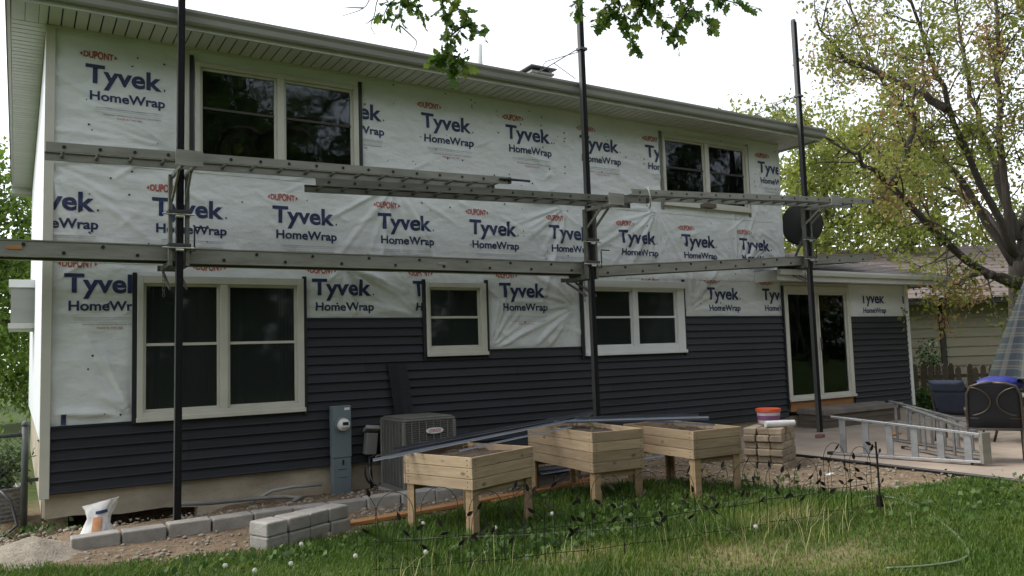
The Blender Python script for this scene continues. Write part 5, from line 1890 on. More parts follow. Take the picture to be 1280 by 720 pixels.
def leaf_piece(p, d, roll):
    d = Vector(d).normalized()
    s = d.cross(Vector((math.sin(roll), math.cos(roll), 0.1)))
    s.normalize()
    nrm = s.cross(d)
    mb = MB()
    k = 1.02
    top = [Vector(p) + s * (x * k) + d * (y * k) + nrm * 0.003 * (1 - abs(x) / 0.0155) for x, y in LEAF]
    bot = [q - nrm * 0.004 for q in top]
    n_ = len(LEAF)
    mb.add(top + bot, [tuple(range(n_)), tuple(range(2 * n_ - 1, n_ - 1, -1))] + [(i, i + n_, (i + 1) % n_ + n_, (i + 1) % n_) for i in range(n_)])
    return mb


def fence_panel(a, b_, i, tot):
    a, b_ = Vector(a), Vector(b_)
    P = empty('garden_fence_panel', a, math.atan2(b_.y - a.y, b_.x - a.x))
    tag(P, f'black wire garden fence panel with leaf ornaments, {ORD[i]} from the left', 'garden fence', 'wire garden fence panels')
    w = (b_ - a).length
    r0 = 0.0027
    rg = random.Random(50 + i)
    for k in range(2):
        x0 = w * (0.04 + 0.48 * k)
        x1 = x0 + w * 0.40
        hh = rg.uniform(0.44, 0.56)
        R = (x1 - x0) / 2
        pts = [(x0, rg.uniform(-.01, .01), -0.05), (x0, 0, hh * 0.5)] + [((x0 + x1) / 2 - R * math.cos(t), 0, hh + R * 1.15 * math.sin(t)) for t in [m_ * math.pi / 10 for m_ in range(11)]] + [(x1, 0, hh * 0.5), (x1, 0, -0.05)]
        MB().tube(pts, r0, 5).build('hoop', M['iron'], P)
    for k in range(7):
        x = w * (k + 0.5) / 7 + rg.uniform(-0.03, 0.03)
        hh = rg.uniform(0.28, 0.66)
        dx = rg.choice((-1, 1)) * rg.uniform(0.04, 0.11)
        dy = rg.uniform(-0.05, 0.05)
        pts = [(x, 0, -0.05), (x + rg.uniform(-.01, .01), 0, hh * 0.6), (x + dx * 0.3, dy * 0.4, hh * 0.88), (x + dx * 0.8, dy, hh * 0.99)]
        st = MB().tube(pts, r0 * 0.85, 5).build('stem', M['iron'], P)
        tip = Vector(pts[-1])
        dr_ = tip - Vector(pts[-2])
        leaf_piece(tip, dr_ + Vector((0, 0, rg.uniform(-.03, .06))), rg.uniform(-0.8, 0.8)).build('leaf_ornament', M['iron'], st)
        if rg.random() < 0.75:
            z = hh * rg.uniform(0.35, 0.75)
            d2 = Vector((rg.choice((-1, 1)) * 0.07, rg.uniform(-.03, .03), 0.055))
            b0 = Vector((x, 0, z))
            MB().tube([b0, b0 + d2 * 0.6 + Vector((0, 0, 0.015)), b0 + d2], r0 * 0.8, 5).build('twig', M['iron'], st)
            leaf_piece(b0 + d2, d2, rg.uniform(-0.8, 0.8)).build('leaf_ornament', M['iron'], st)
    for z in (0.10, 0.30):
        MB().tube([(0, 0, z), (w * 0.5, 0, z - 0.012), (w, 0, z)], 0.0028, 5).build('cross_wire', M['iron'], P)


FP = [(2.05, -4.05), (2.72, -4.30), (3.38, -4.50), (4.05, -4.66), (4.72, -4.80), (5.38, -4.92), (6.04, -5.03), (6.70, -5.12)]
for i in range(len(FP) - 1):
    fence_panel((*FP[i], float(ground_z(FP[i][0]))), (*FP[i + 1], float(ground_z(FP[i][0]))), i, len(FP) - 1)
ps = empty('iron_stake', (6.72, -5.14, 0.08))
tag(ps, 'thick black iron stake ending the garden fence on the right', 'stake')
MB().tube([(0, 0, -0.1), (0.0, 0, 0.35), (-0.01, 0, 0.66)], 0.009, 8).build('rod', M['iron'], ps)
for k, (z, dx) in enumerate(((0.22, 0.07), (0.40, -0.08), (0.50, 0.06), (0.58, -0.05))):
    tw = MB().tube([(0, 0, z), (dx * 0.6, 0.01, z + 0.04), (dx, 0.02, z + 0.05)], 0.004, 5).build('twig', M['iron'], ps)
    leaf_piece((dx, 0.02, z + 0.05), (dx, 0.02, 0.03), 0.3 * k).build('leaf_ornament', M['iron'], tw)
MB().box(-0.03, 0.03, -0.02, 0.02, 0.05, 0.16).build('clamp', M['iron'], ps)
# string
o = MB().tube([(2.4, -3.75, 0.22), (3.4, -4.05, 0.16), (4.4, -4.35, 0.14), (5.6, -4.2, 0.17), (6.6, -4.55, 0.2)], 0.0014, 5).build('garden_string', M['grey_plastic'])
tag(o, 'thin pale string stretched low through the grass by the planters', 'string')

# ------------------------------------------------------------------ left corner: chain-link fence and tub
CF = empty('chain_link_fence', (-0.16, 0.34, 0))
tag(CF, 'grey chain-link fence with a round post at the left house corner', 'fence')
MB().tube([(0, 0, -0.1), (0, 0, 1.07)], 0.034, 14).build('post', M['fence_metal'], CF, smooth=True)
MB().lathe([(0.038, 1.065), (0.04, 1.08), (0.025, 1.11), (0.006, 1.12)], 14).build('post_cap', M['fence_metal'], CF, smooth=True)
MB().tube([(-0.03, 0.01, 0.97), (-3.0, 0.6, 0.93)], 0.022, 10).build('top_rail', M['fence_metal'], CF, smooth=True)
mb = MB()
for k in range(-14, 46):
    x0 = -k * 0.065
    for s in (1, -1):
        a = (x0, 0.95) if s == 1 else (x0, 0.06)
        pts = []
        zz0, zz1 = 0.06, 0.95
        xa, xb = x0, x0 - s * 0.89
        p0, p1 = (xa, zz0), (xb, zz1)
        # clip to the fence length
        lo, hi = -3.0, -0.03
        t0, t1 = 0.0, 1.0
        dx = xb - xa
        if dx != 0:
            ta, tb = (lo - xa) / dx, (hi - xa) / dx
            t0, t1 = max(t0, min(ta, tb)), min(t1, max(ta, tb))
        if t1 - t0 < 0.02:
            continue
        q0 = (xa + dx * t0, zz0 + 0.89 * t0)
        q1 = (xa + dx * t1, zz0 + 0.89 * t1)
        mb.tube([(q0[0], -0.2 * q0[0], q0[1]), (q1[0], -0.2 * q1[0], q1[1])], 0.0022, 4, cap=False)
tag(mb.build('wire_mesh', M['fence_metal'], CF), kind='stuff')
MB().box(-0.01, 0.13, -0.012, 0.012, 0.46, 0.50).build('wall_tie', M['fence_metal'], CF)
TB = empty('planter_tub', (-0.42, 0.95, 0))
tag(TB, 'ribbed grey metal tub with leafy plants behind the chain-link fence', 'plant tub')
prof = []
for i in range(25):
    z = 0.34 * i / 24
    prof.append((0.27 + 0.008 * math.sin(i * 1.9), z))
prof += [(0.285, 0.345), (0.285, 0.365), (0.255, 0.365), (0.25, 0.30)]
MB().lathe(prof, 28).build('tub_wall', M['galv'], TB, smooth=True)
o = MB().tube([(-0.42, -0.1, 0.5), (-0.28, -0.22, 0.36), (-0.22, -0.3, 0.12), (-0.35, -0.38, 0.03), (-0.6, -0.4, 0.02)], 0.014, 8).build('cable', M['black'], smooth=True)
tag(o, 'black cable hanging on the chain-link fence at the left edge', 'cable')

# ------------------------------------------------------------------ trees
def unit(v):
    return v / (np.linalg.norm(v, axis=-1, keepdims=True) + 1e-9)


def leaf_mesh(name, pts, rnd, size, mat, parent, rs, droop=0.2, aspect=0.55):
    """every leaf a small folded rhombus (4 corners) at its own angle"""
    n = len(pts)
    d = unit(rs.normal(size=(n, 3)) + np.array([0, 0, -droop]))
    s = unit(np.cross(d, rs.normal(size=(n, 3))))
    nn = np.cross(d, s)
    L_ = size * rs.uniform(0.65, 1.25, size=(n, 1))
    w = L_ * aspect * 0.5
    a = pts
    b = pts + d * L_ * 0.5 + s * w + nn * w * 0.25
    c = pts + d * L_
    e = pts + d * L_ * 0.5 - s * w + nn * w * 0.25
    V = np.stack([a, b, c, e], 1).reshape(-1, 3)
    F = np.arange(n * 4).reshape(n, 4)
    return np_mesh(name, V, F, 4, mat, parent, attrs={'rnd': np.repeat(np.clip(rnd, 0, 1), 4)})


def wander(a, d, length, n, rs, curl=0.18, lift=0.0):
    pts = [np.array(a, float)]
    d = np.array(d, float)
    d = d / np.linalg.norm(d)
    for i in range(n):
        d = d + rs.normal(size=3) * curl + np.array([0, 0, lift])
        d = d / np.linalg.norm(d)
        pts.append(pts[-1] + d * length / n)
    return pts


def poly_at(pts, t):
    pts = np.asarray(pts)
    seg = np.linalg.norm(np.diff(pts, axis=0), axis=1)
    cs = np.concatenate([[0], np.cumsum(seg)])
    s = t * cs[-1]
    i = min(np.searchsorted(cs, s, side='right') - 1, len(seg) - 1)
    u = (s - cs[i]) / seg[i]
    return pts[i] * (1 - u) + pts[i + 1] * u, (pts[i + 1] - pts[i]) / seg[i], cs[-1]


def smooth_poly(pts, n=14):
    pts = [np.array(p, float) for p in pts]
    P = [2 * pts[0] - pts[1]] + pts + [2 * pts[-1] - pts[-2]]
    out = []
    for i in range(1, len(P) - 2):
        for k in range(n // (len(pts) - 1) + 1):
            t = k / (n // (len(pts) - 1) + 1)
            out.append(0.5 * ((2 * P[i]) + (-P[i - 1] + P[i + 1]) * t + (2 * P[i - 1] - 5 * P[i] + 4 * P[i + 1] - P[i + 2]) * t * t + (-P[i - 1] + 3 * P[i] - 3 * P[i + 1] + P[i + 2]) * t ** 3))
    out.append(pts[-1])
    return out


def make_tree(name, label, trunk, limbs, mat_leaf, seed, leaf=0.11, sub=(5, 1.4), twigs=4, per=9, spread=0.16, brown=None, radius=(0.2, 0.1), twig_len=0.55, group=None, rnd_mu=0.5, sub_from=0.3):
    rs = np.random.default_rng(seed)
    T = empty(name, tuple(trunk[0]))
    tag(T, label, 'tree', group)
    o0 = np.array(trunk[0], float)
    tr = smooth_poly(trunk)
    MB().tube([tuple(p - o0) for p in tr], list(np.linspace(radius[0], radius[1], len(tr))), 12).build('trunk', M['bark'], T, smooth=True)
    tw = MB()
    LP, LR = [], []
    for li, lim in enumerate(limbs):
        pl = smooth_poly(lim)
        for i in range(1, len(pl)):
            pl[i] = pl[i] + rs.normal(size=3) * 0.03
        r0 = radius[1] * (0.6 if li else 0.85)
        MB().tube([tuple(p - o0) for p in pl], list(np.linspace(r0, 0.018, len(pl))), 8).build('limb', M['bark'], T, smooth=True)
        tot = poly_at(pl, 0.5)[2]
        nsub = max(3, int(tot * sub[0]))
        for k in range(nsub):
            t = sub_from + (1 - sub_from) * (k + rs.random()) / nsub
            p, d, _ = poly_at(pl, min(t, 0.999))
            dd = unit(d * 0.7 + rs.normal(size=3) * 0.75 + np.array([0, 0, 0.15]))
            ln = sub[1] * rs.uniform(0.5, 1.15) * (1.15 - 0.5 * t)
            bp_ = wander(p, dd, ln, 5, rs, 0.16, 0.02)
            tw.tube([tuple(q - o0) for q in bp_], list(np.linspace(0.02, 0.006, 6)), 5, cap=False)
            cmu = rnd_mu + rs.normal() * 0.16
            if brown is not None and rs.random() < brown:
                cmu = 0.88
            for m_ in range(twigs):
                tt = 0.3 + 0.7 * (m_ + rs.random()) / twigs
                q, d2, _ = poly_at(bp_, min(tt, 0.999))
                e = unit(d2 * 0.6 + rs.normal(size=3) * 0.8)
                tp = wander(q, e, twig_len * rs.uniform(0.5, 1.2), 3, rs, 0.2)
                tw.tube([tuple(z - o0) for z in tp], [0.007, 0.005, 0.004, 0.003], 4, cap=False)
                for s_ in range(per):
                    u = rs.random() ** 0.6
                    z, _, _ = poly_at(tp, min(0.15 + 0.85 * u, 0.999))
                    LP.append(z + rs.normal(size=3) * spread * 0.6)
                    LR.append(cmu + rs.normal() * 0.13)
    c = tw.build('twigs', M['twig'], T)
    tag(c, kind='stuff')
    LP = np.array(LP)
    cr = leaf_mesh('crown', LP - o0, np.array(LR), leaf, mat_leaf, T, rs)
    tag(cr, kind='stuff')
    return T, len(LP)


LIMBS = [[(17.92, -1.12, 2.4), (17.89, -1.2, 3.23), (17.56, -1.21, 5.45), (17.45, -1.36, 7.84), (17.82, -1.31, 11.18)],
         [(17.83, -1.18, 3.4), (16.72, -1.22, 4.84), (15.58, -1.24, 6.39), (15.18, -1.11, 7.62), (14.18, -1.23, 9.23)],
         [(17.92, -1.18, 2.72), (15.7, -1.04, 3.5), (14.17, -0.8, 4.72), (13.3, -0.7, 5.18), (13.0, -0.44, 5.5)],
         [(17.86, -1.18, 3.14), (17.32, -0.44, 5.15), (16.87, 0.29, 6.64), (16.54, 0.96, 8.1), (16.2, 1.2, 9.6)],
         [(17.9, -1.2, 3.14), (18.72, -1.43, 6.42), (19.27, -1.58, 10.7)],
         [(17.94, -1.2, 2.89), (16.6, -1.15, 3.0), (15.7, -0.95, 2.75)],
         [(17.88, -1.25, 3.74), (18.02, -0.47, 7.14), (18.58, 0.06, 10.31)],
         [(17.92, -1.21, 3.06), (19.0, 0.02, 4.76), (18.8, 1.24, 5.7), (18.6, 2.2, 6.3)],
         [(15.6, -1.2, 6.3), (15.2, -0.6, 6.9), (14.4, 0.1, 7.6), (13.9, 0.4, 8.4)],
         [(14.2, -0.8, 4.72), (14.6, -1.0, 5.6), (14.5, -1.2, 6.7)],
         [(17.9, -1.2, 4.0), (19.6, -2.2, 5.6), (21.0, -2.8, 7.2)],
         [(17.9, -1.2, 3.4), (19.4, -2.0, 3.9), (20.9, -2.6, 4.0)]]
_, n1 = make_tree('shade_tree', 'large open tree with brownish young leaves behind the patio', [(18.02, -0.95, 0.0), (17.98, -1.05, 1.6), (17.9, -1.18, 3.3)], LIMBS, M['leaf_right'], 5, leaf=0.105,
                  sub=(4.2, 1.5), twigs=6, per=16, spread=0.17, brown=0.22, radius=(0.22, 0.15), rnd_mu=0.44)


def auto_limbs(base, top, rad, n, seed, start=0.35, lift=0.8):
    rs = np.random.default_rng(seed)
    base, top = np.array(base, float), np.array(top, float)
    out = [[tuple(base * .4 + top * .6), tuple(top)]]
    for i in range(n):
        t = start + (1 - start) * i / n
        p = base * (1 - t) + top * t
        a = i * 2.4 + rs.random()
        ln = rad * (1.0 - 0.45 * t) * rs.uniform(0.8, 1.1)
        d = np.array([math.cos(a), math.sin(a), 0])
        out.append([tuple(p), tuple(p + d * ln * 0.5 + np.array([0, 0, ln * 0.3 * lift])), tuple(p + d * ln + np.array([0, 0, ln * 0.5 * lift]))])
    return out


make_tree('yard_tree', 'pale yellow-green tree rising behind the lower wing roof', [(25.6, 9.0, 0), (25.6, 9.0, 4.0), (25.4, 9.0, 8.0)], auto_limbs((25.6, 9, 0), (25.4, 9, 9.5), 4.2, 15, 3, 0.3), M['leaf_far'], 8, leaf=0.2,
          sub=(3.4, 1.9), twigs=6, per=17, spread=0.32, radius=(0.22, 0.07), twig_len=0.8)
make_tree('yard_tree', 'yellow-green tree between the yard behind the wing and the neighbouring roof', [(31.0, 8.0, 0), (31.0, 8.0, 4.0), (31.2, 8.0, 7.0)], auto_limbs((31, 8, 0), (31.2, 8, 8.2), 4.2, 13, 4, 0.25), M['leaf_far'], 9, leaf=0.22,
          sub=(3.0, 1.9), twigs=5, per=14, spread=0.35, radius=(0.22, 0.07), twig_len=0.9)
make_tree('yard_tree', 'dense bright green tree left of the house', [(-1.6, 17.0, 0), (-1.6, 17.0, 2.5), (-1.5, 17.2, 5.0)], auto_limbs((-1.6, 17, 0), (-1.5, 17, 6.6), 3.0, 16, 5, 0.16, 0.4), M['leaf_left'], 12, leaf=0.17,
          sub=(5.5, 1.5), twigs=6, per=22, spread=0.32, radius=(0.2, 0.07), twig_len=0.7)
make_tree('yard_tree', 'darker green tree far off at the left edge', [(-3.5, 30.0, 0), (-3.5, 30.0, 2.5), (-3.3, 30, 5.0)], auto_limbs((-3.5, 30, 0), (-3.3, 30, 6.6), 4.0, 12, 6, 0.2, 0.6), M['leaf_left'], 13, leaf=0.25,
          sub=(2.5, 1.8), twigs=4, per=9, spread=0.35, radius=(0.2, 0.07), twig_len=0.8)

# ---- overhanging oak: trunk and crown behind the viewer, sprays of lobed leaves hanging into view
OAK = empty('oak_tree', (4.2, -14.5, 0.0))
tag(OAK, 'oak whose leafy sprays hang in from the top of the picture', 'tree')
oz = np.array([4.2, -14.5, 0.0])
rs = np.random.default_rng(21)
MB().tube([(0, 0, -0.1), (0.05, 0.1, 2.0), (0.0, 0.3, 4.5), (-0.1, 0.5, 7.0)], [0.42, 0.33, 0.28, 0.2], 14).build('trunk', M['bark'], OAK, smooth=True)


def oak_limb(pts, r0, r1):
    pl = smooth_poly(pts)
    MB().tube([tuple(p - oz) for p in pl], list(np.linspace(r0, r1, len(pl))), 8).build('limb', M['bark'], OAK, smooth=True)
    return pl


lims = [oak_limb([(4.2, -14.0, 5.5), (4.0, -10.5, 7.2), (3.7, -7.0, 6.6), (3.4, -4.6, 5.75), (2.9, -3.5, 5.5)], 0.13, 0.02),
        oak_limb([(4.2, -14.0, 5.8), (5.0, -10.5, 7.3), (5.0, -7.2, 6.7), (4.8, -5.2, 5.7), (4.5, -4.4, 5.4)], 0.12, 0.02),
        oak_limb([(4.2, -14.0, 6.3), (6.5, -12.0, 8.5), (8.5, -9.5, 9.3)], 0.12, 0.03),
        oak_limb([(4.2, -14.0, 6.3), (1.0, -12.5, 8.3), (-2.0, -10.5, 9.0)], 0.12, 0.03),
        oak_limb([(4.1, -14.0, 7.0), (4.0, -14.0, 9.5), (3.8, -13.0, 12)], 0.15, 0.04),
        oak_limb([(4.2, -14.3, 6.0), (6.5, -17.0, 8.5), (8.0, -19.0, 9.5)], 0.12, 0.03),
        oak_limb([(4.2, -14.3, 6.0), (1.5, -17.0, 8.5), (0.0, -19.0, 9.5)], 0.12, 0.03)]
LP, LR = [], []
tw = MB()
for li, pl in enumerate(lims):
    for k in range(30 if li > 1 else 12):
        t = 0.3 + 0.7 * rs.random() if li > 1 else 0.25 + 0.4 * rs.random()
        p, d, _ = poly_at(pl, t)
        e = unit(d * 0.5 + rs.normal(size=3) * 0.8 + np.array([0, 0, 0.45]))
        bp_ = wander(p, e, rs.uniform(1.0, 2.4), 5, rs, 0.15, 0.05)
        tw.tube([tuple(q - oz) for q in bp_], list(np.linspace(0.02, 0.006, 6)), 5, cap=False)
        cm = 0.35 + rs.normal() * 0.15
        for m_ in range(46):
            q, _, _ = poly_at(bp_, min(0.25 + 0.75 * rs.random(), 0.999))
            q = q + rs.normal(size=3) * 0.24
            if q[1] > -8.2 and q[2] < 6.4:
                continue
            LP.append(q)
            LR.append(cm + rs.normal() * 0.12)
tag(tw.build('twigs', M['twig'], OAK), kind='stuff')
tag(leaf_mesh('crown', np.array(LP) - oz, np.array(LR), 0.15, M['leaf_oak'], OAK, rs), kind='stuff')

# lobed leaves, each one a piece
OUT = [(0.0, 0.0), (0.12, 0.10), (0.10, 0.20), (0.27, 0.30), (0.17, 0.41), (0.36, 0.55), (0.22, 0.63), (0.30, 0.80), (0.13, 0.83), (0.06, 0.98)]
outline = [(x, y) for x, y in OUT] + [(-x, y) for x, y in OUT[::-1][:-1]]
leaf_vars = []
for v_ in range(6):
    rg = random.Random(v_ + 3)
    pts = [(x * rg.uniform(0.85, 1.15), 0.25 * x * x * rg.uniform(0.5, 2.2) - 0.18 * y * y * rg.uniform(0.2, 1.4), y) for x, y in outline]
    me = bpy.data.meshes.new('leaf')
    spine = [(0, -0.18 * (t * t) * 0.8, t) for t in (0.15, 0.35, 0.55, 0.75)]
    allp = pts + spine
    bm = bmesh.new()
    vv = [bm.verts.new(p) for p in allp]
    n_ = len(pts)
    half = len(OUT) - 1
    right = list(range(0, half + 1))
    left = [0] + list(range(n_ - 1, half - 1, -1))
    sp = [0] + [n_ + i for i in range(4)] + [half]
    for side in (right, left):
        # fan between the outline and the spine
        i = j = 0
        while i < len(side) - 1 or j < len(sp) - 1:
            if j >= len(sp) - 1 or (i < len(side) - 1 and allp[side[i + 1]][2] <= allp[sp[j + 1]][2]):
                a_, b_, c_ = side[i], side[i + 1], sp[j]
                i += 1
            else:
                a_, b_, c_ = side[i], sp[j + 1], sp[j]
                j += 1
            if len({a_, b_, c_}) == 3:
                try:
                    bm.faces.new((vv[a_], vv[b_], vv[c_]))
                except ValueError:
                    pass
    bm.to_mesh(me)
    bm.free()
    at = me.attributes.new('rnd', 'FLOAT', 'POINT')
    at.data.foreach_set('value', [0.12 + 0.16 * v_] * len(me.vertices))
    me.materials.append(M['leaf_oak'])
    leaf_vars.append(me)
TW = {'b1': [(2.9, -3.5, 5.5), (2.54, -3.15, 5.09), (2.44, -3.08, 4.93), (2.27, -2.97, 4.86)], 'b1b': [(2.44, -3.08, 4.93), (2.36, -3.02, 4.94), (2.28, -2.97, 4.95)],
      'b2': [(2.9, -3.5, 5.5), (2.59, -3.18, 5.09), (2.53, -3.12, 4.87), (2.50, -3.1, 4.76), (2.53, -3.12, 4.68)], 'b2b': [(2.52, -3.11, 4.83), (2.46, -3.08, 4.78)],
      'b3': [(2.73, -3.24, 4.76), (2.82, -3.29, 4.66), (2.87, -3.3, 4.60), (2.84, -3.28, 4.52)],
      'S2a': [(2.95, -3.55, 5.52), (2.77, -3.32, 5.29), (2.73, -3.26, 4.96), (2.72, -3.24, 4.77)], 'S2a2': [(2.74, -3.28, 5.0), (2.85, -3.35, 4.92), (2.9, -3.38, 4.84)], 'S2a3': [(2.74, -3.28, 5.05), (2.64, -3.2, 4.95), (2.60, -3.16, 4.86)],
      'S2b': [(3.1, -3.8, 5.55), (3.02, -3.48, 5.32), (3.08, -3.47, 4.87), (3.11, -3.46, 4.57), (3.15, -3.46, 4.3)], 'S2c': [(3.1, -3.46, 4.62), (3.27, -3.58, 4.75), (3.39, -3.64, 4.64)],
      'S2d': [(3.08, -3.47, 4.83), (3.2, -3.55, 4.89), (3.27, -3.58, 4.83)], 'S2e': [(3.12, -3.46, 4.5), (3.04, -3.4, 4.45), (2.99, -3.37, 4.41)], 'S2f': [(3.12, -3.46, 4.46), (3.22, -3.5, 4.45), (3.26, -3.5, 4.36)],
      'S3a': [(4.5, -4.6, 5.5), (4.27, -4.25, 5.27), (4.47, -4.34, 4.89), (4.55, -4.36, 4.59), (4.6, -4.38, 4.48)], 'S3b': [(4.6, -4.7, 5.5), (4.55, -4.42, 5.22), (4.72, -4.49, 4.88), (4.82, -4.53, 4.66)],
      'S3c': [(4.8, -5.1, 5.65), (4.75, -4.53, 5.11), (5.03, -4.69, 4.84), (5.2, -4.77, 4.62)], 'S3d': [(4.85, -5.3, 5.7), (5.13, -4.76, 5.05), (5.35, -4.89, 4.88), (5.53, -4.99, 4.83)],
      'S3e': [(4.4, -4.4, 5.4), (4.12, -4.16, 5.28), (4.14, -4.14, 4.94), (4.13, -4.12, 4.84)], 'S3f': [(5.02, -4.67, 4.84), (4.91, -4.59, 4.65), (4.91, -4.58, 4.54)], 'S3g': [(4.43, -4.32, 4.93), (4.32, -4.24, 4.82), (4.3, -4.22, 4.71)],
      'S3h': [(4.27, -4.25, 5.27), (4.42, -4.3, 5.05), (4.62, -4.42, 4.95), (4.66, -4.42, 4.78)], 'S3i': [(4.75, -4.53, 5.11), (4.92, -4.62, 5.0), (5.08, -4.7, 4.98)]}
leafy = {'S2a': 14, 'S2a2': 8, 'S2a3': 8, 'S2b': 26, 'S2c': 12, 'S2d': 9, 'S2e': 9, 'S2f': 8, 'S3a': 30, 'S3b': 26, 'S3c': 22, 'S3d': 18, 'S3e': 12, 'S3f': 12, 'S3g': 13, 'S3h': 24, 'S3i': 14}
for k_, pts in TW.items():
    pl = smooth_poly(pts)
    MB().tube([tuple(p - oz) for p in pl], list(np.linspace(0.009 if k_[0] == 'S' else 0.007, 0.0028, len(pl))), 5).build('hanging_twig', M['twig'], OAK)
    nl = int(1.10 * leafy.get(k_, 0))
    short = len(pts) < 4
    for i in range(nl):
        t = (0.15 if short else 0.42) + (0.85 if short else 0.58) * (i + rs.random()) / nl
        p, d, _ = poly_at(pl, min(t, 0.999))
        dirv = Vector(unit(d * 0.45 + rs.normal(size=3) * 0.75 + np.array([0, 0, -0.35])))
        if t > 0.93:
            dirv = Vector(unit(d + rs.normal(size=3) * 0.35))
        o = bpy.data.objects.new('leaf', leaf_vars[rng.randrange(6)])
        COL.objects.link(o)
        o.parent = OAK
        q = dirv.to_track_quat('Z', 'Y').to_matrix().to_4x4() @ Matrix.Rotation(rng.uniform(0, 6.28), 4, 'Z')
        s = rng.uniform(0.095, 0.165)
        o.matrix_local = Matrix.Translation(Vector(p - oz) + dirv * 0.01) @ q @ Matrix.Scale(s, 4)

# the smallest leaves of the sprays, too many to build singly
V_, F_, R_l = [], [], []
base_v = [np.array([v.co[:] for v in me.vertices]) for me in leaf_vars]
base_f = [[tuple(p.vertices) for p in me.polygons] for me in leaf_vars]
off = 0
mbl = MB()
for k_, nl in leafy.items():
    pl = smooth_poly(TW[k_])
    short = len(TW[k_]) < 4
    for i in range(int(nl * 1.9)):
        t = (0.1 if short else 0.36) + (0.9 if short else 0.64) * rs.random()
        p, d, _ = poly_at(pl, min(t, 0.999))
        dirv = Vector(unit(d * 0.4 + rs.normal(size=3) * 0.8 + np.array([0, 0, -0.2])))
        v_ = rng.randrange(6)
        q = Matrix.Translation(Vector(p - oz) + dirv * 0.02 + Vector(rs.normal(size=3) * 0.025)) @ dirv.to_track_quat('Z', 'Y').to_matrix().to_4x4() @ Matrix.Rotation(rng.uniform(0, 6.28), 4, 'Z') @ Matrix.Scale(rng.uniform(0.05, 0.10), 4)
        mbl.v += [tuple(q @ Vector(c)) for c in base_v[v_]]
        mbl.f += [tuple(a + off for a in f_) for f_ in base_f[v_]]
        R_l += [rng.random()] * len(base_v[v_])
        off += len(base_v[v_])
me = bpy.data.meshes.new('small_leaves')
me.from_pydata(mbl.v, [], mbl.f)
me.attributes.new('rnd', 'FLOAT', 'POINT').data.foreach_set('value', R_l)
tag(link('small_leaves', me, M['leaf_oak'], OAK), kind='stuff')

# ---- wood behind the viewer, mirrored in the windows
rs = np.random.default_rng(31)
LP, LR = [], []
tw = MB()
for i in range(54):
    cx, cy = -30 + i * 3.0 + rs.normal() * 0.8, -34 + rs.normal() * 3
    if i > 30:
        cx, cy = 58 + (i - 30) * 1.6 + rs.normal(), -34 + (i - 30) * 1.3 + rs.normal() * 2
    hh = rs.uniform(13, 21)
    tw.tube([(cx, cy, 0), (cx + 0.2, cy, hh * 0.5), (cx, cy, hh * 0.85)], [0.28, 0.2, 0.06], 7)
    for c in range(110):
        a, u = rs.uniform(0, 6.28), rs.random()
        z = hh * (0.01 + 1.0 * u)
        rr = 3.6 * math.sqrt(max(0.25, 1 - (2 * u - 0.95) ** 2)) * rs.uniform(0.3, 1.0)
        ctr = np.array([cx + rr * math.cos(a), cy + rr * math.sin(a), z])
        m_ = 0.5 + rs.normal() * 0.2
        LP.append(ctr + rs.normal(size=(26, 3)) * 0.55)
        LR.append(np.full(26, m_))
o = leaf_mesh('far_wood', np.concatenate(LP), np.concatenate(LR), 0.55, M['leaf_dark'], None, rs, aspect=0.8)
tag(o, 'belt of trees across the yard mirrored in the windows', 'wood', kind='stuff')
c = tw.build('trunks', M['bark'], o)
tag(c, kind='stuff')

# ------------------------------------------------------------------ neighbouring house and fence
NB = empty('neighbour_house', (23.5, 3.75, 0.0), math.atan2(-0.533, 0.846))
tag(NB, 'tan-sided neighbouring house with pinkish shingle roof beyond the picket fence', 'house')
MB().box(-3.0, 11.0, 0.03, 7.0, -0.1, 2.86).build('wall', M['tan_siding'], NB)
for k in range(10):
    z = 0.0 + k * 0.285
    for (xa, xb) in ((-3.0, -0.08), (0.09, 11.0)):
        mb = MB().add([(xa, 0.028, z + 0.288), (xb, 0.028, z + 0.288), (xb, -0.004, z + 0.006), (xa, -0.004, z + 0.006), (xa, 0.028, z + 0.006), (xb, 0.028, z + 0.006)], [(0, 1, 2, 3), (3, 2, 5, 4)])
        mb.build('siding_board', M['tan_siding'], NB)
MB().box(-0.075, 0.085, -0.05, 0.027, 0, 2.8).build('downpipe_board', M['dark_trim'], NB, bevel=0.01)
MB().box(-3.1, 11.2, -0.65, 0.028, 2.72, 2.80).build('eave_soffit', M['dark_trim'], NB)
MB().box(-3.1, 11.2, -0.70, -0.652, 2.70, 2.87).build('fascia', M['dark_trim'], NB)
for k in range(14):
    t0, t1 = k * 0.35, (k + 1) * 0.35 + 0.02
    MB().add([(-3.2, -0.75 + t0, 2.90 + 0.42 * t0), (11.3, -0.75 + t0, 2.90 + 0.42 * t0), (11.3, -0.75 + t1, 2.885 + 0.42 * t1), (-3.2, -0.75 + t1, 2.885 + 0.42 * t1), (-3.2, -0.75 + t0, 2.87 + 0.42 * t0), (11.3, -0.75 + t0, 2.87 + 0.42 * t0)],
             [(0, 1, 2, 3), (4, 5, 1, 0)]).build('shingle_course', M['pink_roof'], NB)
MB().add([(-3.1, 0.03, 2.86), (-3.1, 7.0, 2.86), (-3.1, 4.15, 4.9)], [(0, 1, 2)]).build('gable_wall', M['tan_siding'], NB)

